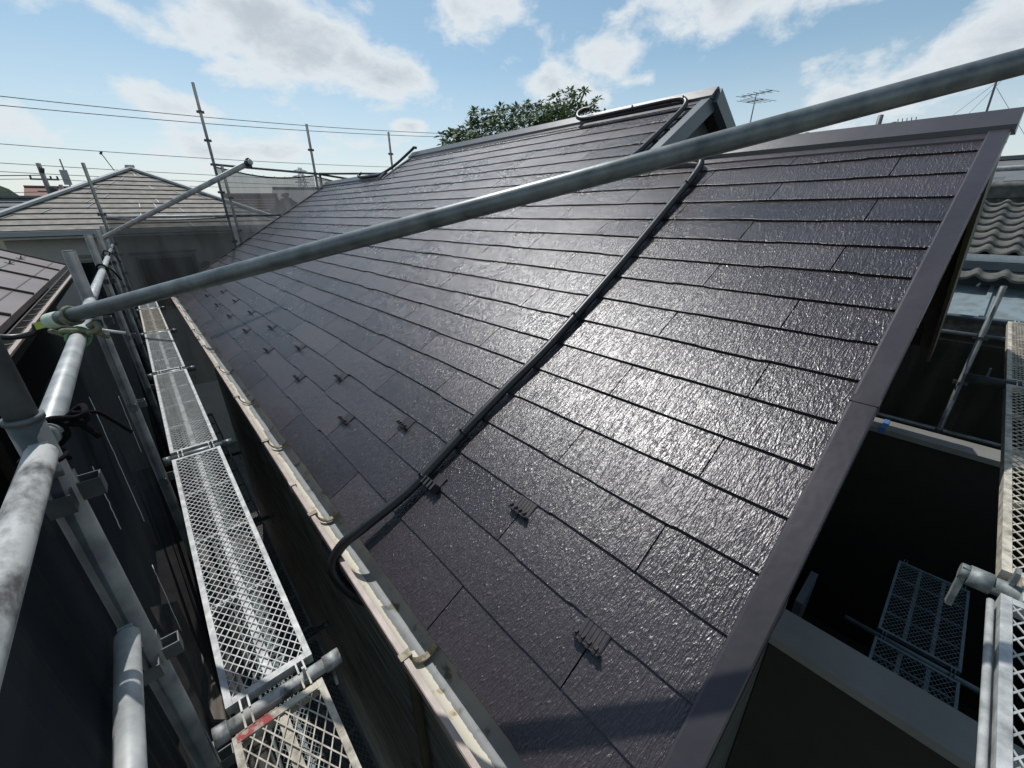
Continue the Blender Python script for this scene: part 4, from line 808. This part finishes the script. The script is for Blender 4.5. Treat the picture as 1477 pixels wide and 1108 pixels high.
hm = MB(); hm.bar((ex0 - .02, ey, hz_ + .04), (ap, apy, HR + .04), .15, .05); hm.bar((ex1 + .02, ey, hz_ + .04), (ap, apy, HR + .04), .15, .05); hm.bar((ap, apy, HR + .07), (ap, back, HR + .07), .2, .08); hm.build('hip_cap', M['hipmetal'], hp)
gt = MB(); gt.box((ex0 - .1, ey - .12, hz_ - .10), (ex1 + .1, ey, hz_ + .0)); gt.build('gutter', M['hipmetal'], hp)
sf = MB(); sf.box((ex0 + .02, ey + .002, hz_ - .16), (ex1 - .02, back, hz_ - .12)); sf.build('soffit', M['white_trim'], hp)
wl = MB(); wl.box((ex0 + .55, ey + .5, GROUND), (ex1 - .55, back - .5, hz_ - .162)); wl.build('wall', M['white_wall'], hp)
for xa, xb, z0, z1 in ((.02, 1.22, -2.3, -.95), (-1.05, -.28, -2.3, -.95)):
    wf = MB(); y = ey + .44
    wf.box((xa, y, z0), (xa + .06, y + .05, z1)); wf.box((xb - .06, y, z0), (xb, y + .05, z1)); wf.box((xa + .06, y, z0), (xb - .06, y + .05, z0 + .06)); wf.box((xa + .06, y, z1 - .06), (xb - .06, y + .05, z1)); wf.box((xa - .09, y - .02, z1 + .06), (xb + .09, y + .055, z1 + .11)); wo = wf.build('window', M['alu'], hp)
    pn = MB(); pn.box((xa + .06, y + .02, z0 + .06), (xb - .06, y + .03, z1 - .06)); p = pn.build('pane', M['window'], None, hp['_o']); p.parent = wo; p.location = (0, 0, 0)
vt = MB(); vt.tube([(1.42, ey + .499, -1.27), (1.42, ey + .43, -1.27)], .12, 20); vt.tube([(1.42, ey + .43, -1.27), (1.42, ey + .36, -1.31)], .10, 16); vt.build('vent_cap', M['alu'], hp)
va = MB(); va.tube([(.25, 17.5, 1.2), (.10, 17.5, 1.62)], .012, 6); va.tube([(.075, 17.5, 1.60), (.115, 17.5, 1.68)], .028, 8); va.build('roof_aerial', M['wire'], hp)

# small houses farther away
def gable_house(label, cx, cy, w_, d_, eave, rise, roof, wall, over=.3, rot=0., base=GROUND, chim=False, rows=0):
    t = thing('house', label, 'house', (cx, cy, base)); c, s = math.cos(R(rot)), math.sin(R(rot)); T = lambda x, y, z: (cx + x * c - y * s, cy + x * s + y * c, z)
    m = MB(); m.prism([T(-w_ / 2, -d_ / 2, base), T(w_ / 2, -d_ / 2, base), T(w_ / 2, -d_ / 2, eave), T(0, -d_ / 2, eave + rise * .95), T(-w_ / 2, -d_ / 2, eave)], Vector(T(0, d_ / 2, 0)) - Vector(T(0, -d_ / 2, 0))); m.build('wall', wall, t)
    m = MB(); k = rise / (w_ / 2)
    for sg in (1, -1): m.prism([T(0, -d_ / 2 - over, eave + rise + .08), T(sg * (w_ / 2 + over), -d_ / 2 - over, eave - over * k + .08), T(sg * (w_ / 2 + over), -d_ / 2 - over, eave - over * k - .04), T(0, -d_ / 2 - over, eave + rise - .04)], Vector(T(0, d_ / 2 + over, 0)) - Vector(T(0, -d_ / 2 - over, 0)))
    r_ = m.build('roof', roof, t)
    m = MB(); m.bar(T(0, -d_ / 2 - over, eave + rise + .13), T(0, d_ / 2 + over, eave + rise + .13), .22, .1)
    if rows:
        for i in range(1, rows):
            f = i / rows
            for sg in (1, -1): m.bar(T(sg * (w_ / 2 + over) * f, -d_ / 2 - over, eave + rise + .10 - (rise + over * k) * f), T(sg * (w_ / 2 + over) * f, d_ / 2 + over, eave + rise + .10 - (rise + over * k) * f), .04, .03)
    o = m.build('ridge_tile', roof, None, t['_o']); o.parent = r_; o.location = (0, 0, 0); return t
gable_house('small house with red brown roof seen through the grey net, ridge running across', 4.7, 23.2, 1.9, 2.0, .12, .58, M['brick_roof'], M['cream_wall'], .12, 62, rows=6)
gable_house('cream gabled porch with red brown edge seen through the grey net', 5.75, 21.6, 1.2, 1.6, .18, .46, M['brick_roof'], M['cream_wall'], .10, -12, rows=4)
gable_house('low grey roofed building behind the net beside the far ridge', 11.5, 31, 5.2, 7, .45, 1.0, M['greyroof'], M['cream_wall'], .3, 70)
gable_house('distant tiled roof at the far left edge, left of the grey hip roof', -4.6, 30, 3.6, 8, -.25, .95, M['greyroof'], M['cream_wall'], .4, 80, rows=6)
gable_house('distant low dark roof behind the left hip of the grey roof', -2.4, 44, 3.2, 3, 1.2, .55, M['brick_roof'], M['cream_wall'], .3, 90)
gable_house('distant house with brown roof at the left horizon', -9.5, 52, 8, 8, -1.0, 2.2, M['greyroof'], M['cream_wall'], .4, 60)

# ------------------------------------------------------------------ houses on the right
rh = thing('house', 'house with wavy grey clay tiles beyond the right roof edge', 'house', (13, 0, GROUND))
def wave_roof(x0, z0, x1, z1, ya, yb, rows, name, pitch=.30):
    m = MB(); n = int((yb - ya) / .03)
    for r in range(rows):
        f0, f1 = r / rows, (r + 1) / rows; i0 = len(m.v)
        for i in range(n + 1):
            y = ya + (yb - ya) * i / n; ph = (y / pitch) % 1; h = .045 * (1 - math.cos(2 * math.pi * ph)) / 2 if ph < .62 else .018 * math.sin((ph - .62) / .38 * math.pi); h = .05 * math.sin(math.pi * min(1, ph / .45)) if ph < .45 else -.018 * math.sin(math.pi * (ph - .45) / .55)
            sag = -.02 * math.sin(math.pi * ph)
            m.v += [Vector((x0 + (x1 - x0) * f0 + sag - .02, y, z0 + (z1 - z0) * f0 + h + .0)), Vector((x0 + (x1 - x0) * f0 + sag - .02, y, z0 + (z1 - z0) * f0 + h + .035)), Vector((x0 + (x1 - x0) * f1 + .02, y, z0 + (z1 - z0) * f1 + h + .006))]
        for i in range(n):
            a = i0 + i * 3; m.face([a, a + 3, a + 4, a + 1], 0, False); m.face([a + 1, a + 4, a + 5, a + 2], 0, True)
    return m.build(name, M['tile'], rh)
wave_roof(10.0, -.70, 12.6, .10, -4, 3, 8, 'roof')
m = MB(); m.box((12.45, -4, .06), (12.75, 3, .30)); m.tube([(12.6, -4, .33), (12.6, 3, .33)], .09, 12); m.box((12.40, -4, .135), (12.80, 3, .16)); m.build('ridge_tile', M['tile'], rh)
m = MB(); m.prism([(12.6, -4, .06), (15.4, -4, -.8), (15.4, -4, -.9), (10.05, -4, -.86), (10.05, -4, -.76)], (0, 7, 0)); m.build('back_roof', M['greyroof'], rh)
m = MB(); m.box((9.94, -4, -.80), (10.02, 3, -.70)); [m.box((9.93, -4 + .06 * k, -.79), (9.939, -3.97 + .06 * k, -.745)) for k in range(116)]; m.build('gutter', M['white_trim'], rh)
m = MB(); m.box((9.90, -4, -.92), (10.06, 3, -.81)); m.build('fascia', M['barge_grey'], rh)
m = MB(); n0_ = wave_roof(9.62, -1.04, 9.95, -.93, -4, 3, 1, 'lower_roof')
m = MB(); m.box((10.1, -4, GROUND), (15.2, 3, -.86)); m.box((9.9, -4, GROUND), (10.1, 3, -.93)); m.build('wall', M['tealwall'], rh)
m = MB(); m.bar((9.88, -.02, -1.12), (9.88, .05, -1.30), .03, .02, (1, 0, 0)); m.build('downpipe', M['white_trim'], rh)
sh = thing('shed_roof', 'low blue grey sheet metal roof with upright ribs, right of the roof edge', 'lean-to', (9.2, 0, GROUND))
m = MB(); m.prism([(8.75, -4, -1.47), (9.88, -4, -1.17), (9.88, -4, -1.22), (8.75, -4, -1.52)], (0, 7, 0)); m.build('sheet', M['bluemetal'], sh)
for k in range(12): y = -3.8 + k * .52; m = MB(); m.bar((8.76, y, -1.455), (9.87, y, -1.155), .05, .05); m.build('rib', M['bluemetal'], sh)
m = MB(); m.tube([(8.70, -4, -1.47), (8.70, 3, -1.47)], .035, 12); m.build('gutter', M['tealwall'], sh)
m = MB(); m.box((8.80, -4, -1.72), (8.86, 3, -1.53)); m.box((8.55, -4, -1.86), (8.90, 3, -1.80)); m.build('ledge', M['grime'], sh)
m = MB(); m.box((8.87, -4, GROUND), (9.85, 3, -1.53)); m.build('wall', M['balcony'], sh)
gable_house('dark roofed house with white eave above the clay tiles at the right edge', 19, -1.0, 5, 9, .55, .55, M['greyroof'], M['white_wall'], .35, 0)
m = MB(); m.box((15.9, .30, .44), (16.1, .70, .62)); m.box((15.88, .28, .62), (16.12, .72, .64)); m.box((15.95, .2, .40), (16.05, .8, .438)); solo(m, 'roof_skylight', M['white_trim'], 'small white box on the dark roof at the right edge', 'roof box', (16, .5, .44))
# post tops and aerials sticking out above the near ridge
for px, py, z0, z1, r, lab in ((6.2, 1.81, -1, .80, .024, 'thin post top behind the near ridge, under the big pipe'), (6.2, 1.17, -1, .88, .03, 'wider post top behind the near ridge, second from the right mast'), (6.2, 1.045, -1, .80, .024, 'short blunt post top behind the near ridge, nearest the right mast')):
    post(px, py, z1, lab, 'post tops behind the near ridge', [z1 - .12], zbot=GROUND, m='galvdark')
mb = MB(); mb.tube([(6.4, 1.6, .33), (6.4, -1.5, .32)], .024, 14); solo(mb, 'scaffold_rail', M['galvlight'], 'bright pipe end showing right of the near ridge corner', 'scaffold rail', (6.4, 0, .33))
def yagi(name, label, base, top, boom_dir, boom, n, el, m=M['antenna'], el2=None, zoff=0):
    base = Vector(base); top = Vector(top); t = thing(name, label, 'antenna', base); mb = MB(); mb.tube([base, top], .016, 8); mb.build('mast', m, t)
    d = Vector(boom_dir).normalized(); s = d.cross(Vector((0, 0, 1))).normalized(); mb = MB()
    for bz, bl_, nn_, ee in ((0, boom, n, el),) + (((-.16, boom * .55, 5, el * 1.9),) if el2 else ()):
        c = top + Vector((0, 0, bz - .02)); mb.tube([c - d * bl_ / 2, c + d * bl_ / 2], .011, 6)
        for i in range(nn_): p = c + d * bl_ * (i / (nn_ - 1) - .5); e = ee * (1 - .3 * i / nn_); mb.tube([p - s * e / 2, p + s * e / 2], .006, 5)
    mb.build('boom', m, t); return t
yagi('antenna', 'rooftop television antenna on a mast right of the high gable', (14.0, 5.6, 1.0), (14.0, 5.55, 2.93), (.3, 1, .05), .95, 6, .55, el2=True)
yagi('antenna', 'antenna boom with many short fins showing above the right end of the big pipe', (12.0, .72, .3), (12.0, .80, 2.36), (.0, 1, -.09), 1.6, 18, .12)
for a, b, lab in (((12.0, .72, 2.0), (11.6, 1.25, 1.0), 'thin guy wire nearest the mast, slanting down to its left'), ((12.0, .76, 1.9), (12.6, .15, 1.1), 'thin guy wire slanting down to the right of the mast'), ((12.0, .76, 2.0), (11.9, 1.6, 1.1), 'flattest thin guy wire slanting down left of the mast')): m = MB(); m.tube([a, b], .003, 5); solo(m, 'guy_wire', M['wire'], lab, 'wire', a, 'guy wires of the right mast')
dsh = thing('antenna', 'small dark dish antenna between the post tops and the right mast', 'antenna', (9.0, 1.35, .2))
m = MB(); m.tube([(9.0, 1.38, .2), (9.0, 1.38, 1.05)], .018, 8); m.build('mast', M['antenna'], dsh)
m = MB(); m.tube([(9.0, 1.38, 1.05), (8.96, 1.40, 1.10)], .1, 14, True, 0, [.07, .02]); [m.tube([(9.0, 1.25 + .05 * k, 1.0), (9.0, 1.28 + .05 * k, 1.2)], .006, 5) for k in range(5)]; m.build('reflector', M['wire'], dsh)

# ------------------------------------------------------------------ distance: poles, wires, pylon
up = thing('utility_pole', 'leaning looking utility pole with crossarms at the left horizon', 'utility pole', (-2.46, 35, GROUND))
m = MB(); m.tube([(-2.46, 35, GROUND), (-2.46, 35, 2.62)], .14, 12, True, 0, [.17, .10]); m.build('pole', M['pole'], up)
for a, b in (((-3.0, 35, 1.85), (-1.9, 35, 1.85)), ((-2.9, 35, 1.25), (-2.0, 35, 1.25))): m = MB(); m.bar(a, b, .08, .08); m.build('crossarm', M['pole'], up)
for x in (-2.95, -2.2, -1.95): m = MB(); m.tube([(x, 35, 1.89), (x, 35, 2.02)], .04, 8); m.build('insulator', M['wire'], up)
m = MB(); m.tube([(-2.25, 34.8, .9), (-2.25, 34.8, 1.5)], .17, 12); m.build('transformer', M['wire'], up)
m = MB(); m.tube([(-2.46, 34.9, 2.15), (-2.38, 34.9, 2.4)], .1, 8); m.build('bracket', M['wire'], up)
u2 = MB(); u2.tube([(-2.05, 37, GROUND), (-2.05, 37, 1.7)], .12, 10, True, 0, [.14, .09]); u2.bar((-2.3, 37, 1.3), (-1.8, 37, 1.3), .06, .06); solo(u2, 'utility_pole', M['pole'], 'short utility pole close behind the leaning one', 'utility pole', (-2.05, 37, GROUND))
mp_ = thing('radio_mast', 'thin mast with pale panel aerial left of the grey hip roof', 'mast', (-1.62, 36, GROUND))
m = MB(); m.tube([(-1.62, 36, GROUND), (-1.62, 36, 2.95)], .035, 8); m.build('pole', M['pole'], mp_); m = MB(); m.box((-1.82, 35.85, 1.65), (-1.50, 35.95, 2.40)); m.build('panel', M['greybox'], mp_)
def cable(p0, p1, sag, r, label):
    p0 = Vector(p0); p1 = Vector(p1); pts = [p0.lerp(p1, i / 30) - Vector((0, 0, sag * 4 * (i / 30) * (1 - i / 30))) for i in range(31)]; mb = MB(); mb.tube(pts, r, 6); solo(mb, 'overhead_cable', M['wire'], label, 'cable', p0)
cable((-8, 25, 4.05), (26, 25, 5.35), .55, .014, 'upper of the two long overhead cables crossing the sky at the left')
cable((-8, 25, 3.72), (26, 25, 5.18), .52, .014, 'lower of the two long overhead cables crossing the sky at the left')
cable((-8, 25, 2.62), (24, 25, 3.0), .42, .012, 'lowest single overhead cable running behind the tall posts')
for k, (z0, z1, lab) in enumerate(((2.05, 2.35, 'thick bundled cable leaving the leaning utility pole'), (1.88, 1.75, 'thin cable below the bundled one at the left horizon'), (1.25, 1.1, 'low cable running left from the lower crossarm'))):
    cable((-16, 35, z0 - .2), (-2.5, 35, z0), .15, .025 if k == 0 else .016, lab)
for k, (z0, z1, lab) in enumerate(((1.9, 2.0, 'faint cable running right from the utility pole above the hip roof'),)):
    cable((-2.5, 35, z0), (14, 36, z1), .25, .014, lab)
py = thing('pylon', 'faint lattice transmission tower seen through the grey net', 'pylon', (61, 200, GROUND))
m = MB(); hb_, hw = 3.2, .45; zt = 17.6
for sx in (-1, 1):
    for sy in (-1, 1): m.tube([(61 + sx * hb_, 200 + sy * hb_, GROUND), (61 + sx * hw, 200 + sy * hw, zt)], .16, 5)
for k in range(12):
    f0, f1 = k / 12, (k + 1) / 12; w0, w1 = hb_ + (hw - hb_) * f0, hb_ + (hw - hb_) * f1; z0, z1 = GROUND + (zt - GROUND) * f0, GROUND + (zt - GROUND) * f1
    m.tube([(61 - w0, 200 - w0, z0), (61 + w1, 200 - w1, z1)], .10, 4); m.tube([(61 + w0, 200 - w0, z0), (61 - w1, 200 - w1, z1)], .10, 4)
m.build('tower', M['steelfar'], py)
for z, l in ((16.3, 2.6), (14.2, 3.4), (12.0, 3.0)): m = MB(); m.tube([(61 - l, 200, z), (61, 200, z + .7)], .14, 5); m.tube([(61 + l, 200, z), (61, 200, z + .7)], .14, 5); m.tube([(61 - l, 200, z), (61 + l, 200, z)], .12, 5); m.build('crossarm', M['steelfar'], py)
for z, lab in ((13.6, 'power line through the middle arms of the faint pylon'), (11.4, 'power line through the lower arms of the faint pylon')): cable((-60, 190, z + 1.5), (160, 205, z + .5), 1.5, .09, lab)

# bare twig tree in front of the net houses
# ------------------------------------------------------------------ tree behind the ridge
tr = thing('tree', 'broad leaved green tree rising behind the high ridge', 'tree', (10.6, 11.6, GROUND))
m = MB(); rr = random.Random(11); tips = []
base = Vector((10.8, 11.6, GROUND)); m.tube([base, base + Vector((.1, 0, 3)), base + Vector((-.1, .1, 6))], .25, 10, True, 0, [.3, .24, .18])
fork = base + Vector((-.1, .1, 6))
def crown_top(x):    # height of the outline along the ridge
    pts = [(7.2, 1.75), (7.9, 2.25), (8.7, 2.72), (9.6, 2.98), (10.4, 3.2), (11.3, 3.3), (12.2, 3.6), (12.9, 3.95), (13.5, 4.0), (14.0, 3.55), (14.5, 2.8)]
    for (a, za), (b, zb) in zip(pts[:-1], pts[1:]):
        if a <= x <= b: return za + (zb - za) * (x - a) / (b - a)
    return 1.5
for i in range(1150):
    x = rr.uniform(7.5, 14.3); dy = rr.uniform(-1.5, 1.5); zt = crown_top(x) - .25 * abs(dy) ** 1.5 + .22 * math.sin(x * 5.1 + 1) * rr.random(); z = zt - abs(rr.gauss(0, .1)) - (rr.random() ** 1.3) * 2.1
    tips.append(Vector((x + .45 * (dy / 11.6) * 11, 11.6 + dy, z)))
for i in range(34):
    tpt = tips[i * 33]; mid = (fork + tpt) / 2 + Vector((0, 0, -.25)); m.tube(catmull([fork + Vector((rr.uniform(-.1, .1), 0, rr.uniform(-.6, .1))), mid, tpt], .3), .03, 6, True, 0, None)
m.build('trunk', M['bark'], tr)
lf = MB(); tone = []
for tpt in tips:
    n = rr.randint(8, 13); ax = Vector((rr.uniform(-.5, .5), rr.uniform(-.5, .5), 1)).normalized(); base_t = min(1, max(0, rr.gauss(.38, .2)))
    s1 = ax.cross(Vector((1, .3, .1))).normalized(); s2 = ax.cross(s1)
    for k in range(n):
        an = 2.4 * k + rr.uniform(-.3, .3); lift = rr.uniform(-.35, .9); d = ((s1 * math.cos(an) + s2 * math.sin(an)) + ax * lift).normalized(); l = rr.uniform(.13, .25); wv = d.cross(ax).normalized() * l * .19; dr = Vector((0, 0, -l * .16))
        p = tpt + d * .02; q = p + d * l * .5 + ax * l * .05; e = p + d * l + dr; i0 = len(lf.v)
        lf.v += [p, q + wv - ax * .012, q, q - wv - ax * .012, e]
        for fc in ((0, 1, 2), (0, 2, 3), (1, 4, 2), (2, 4, 3)): lf.face([i0 + z for z in fc]); tone.append(min(1, max(0, base_t + rr.uniform(-.15, .15))))
lf.build('crown', M['leaf'], tr, None, tone)

for o in ROOTS:
    if '_o' in o: del o['_o']
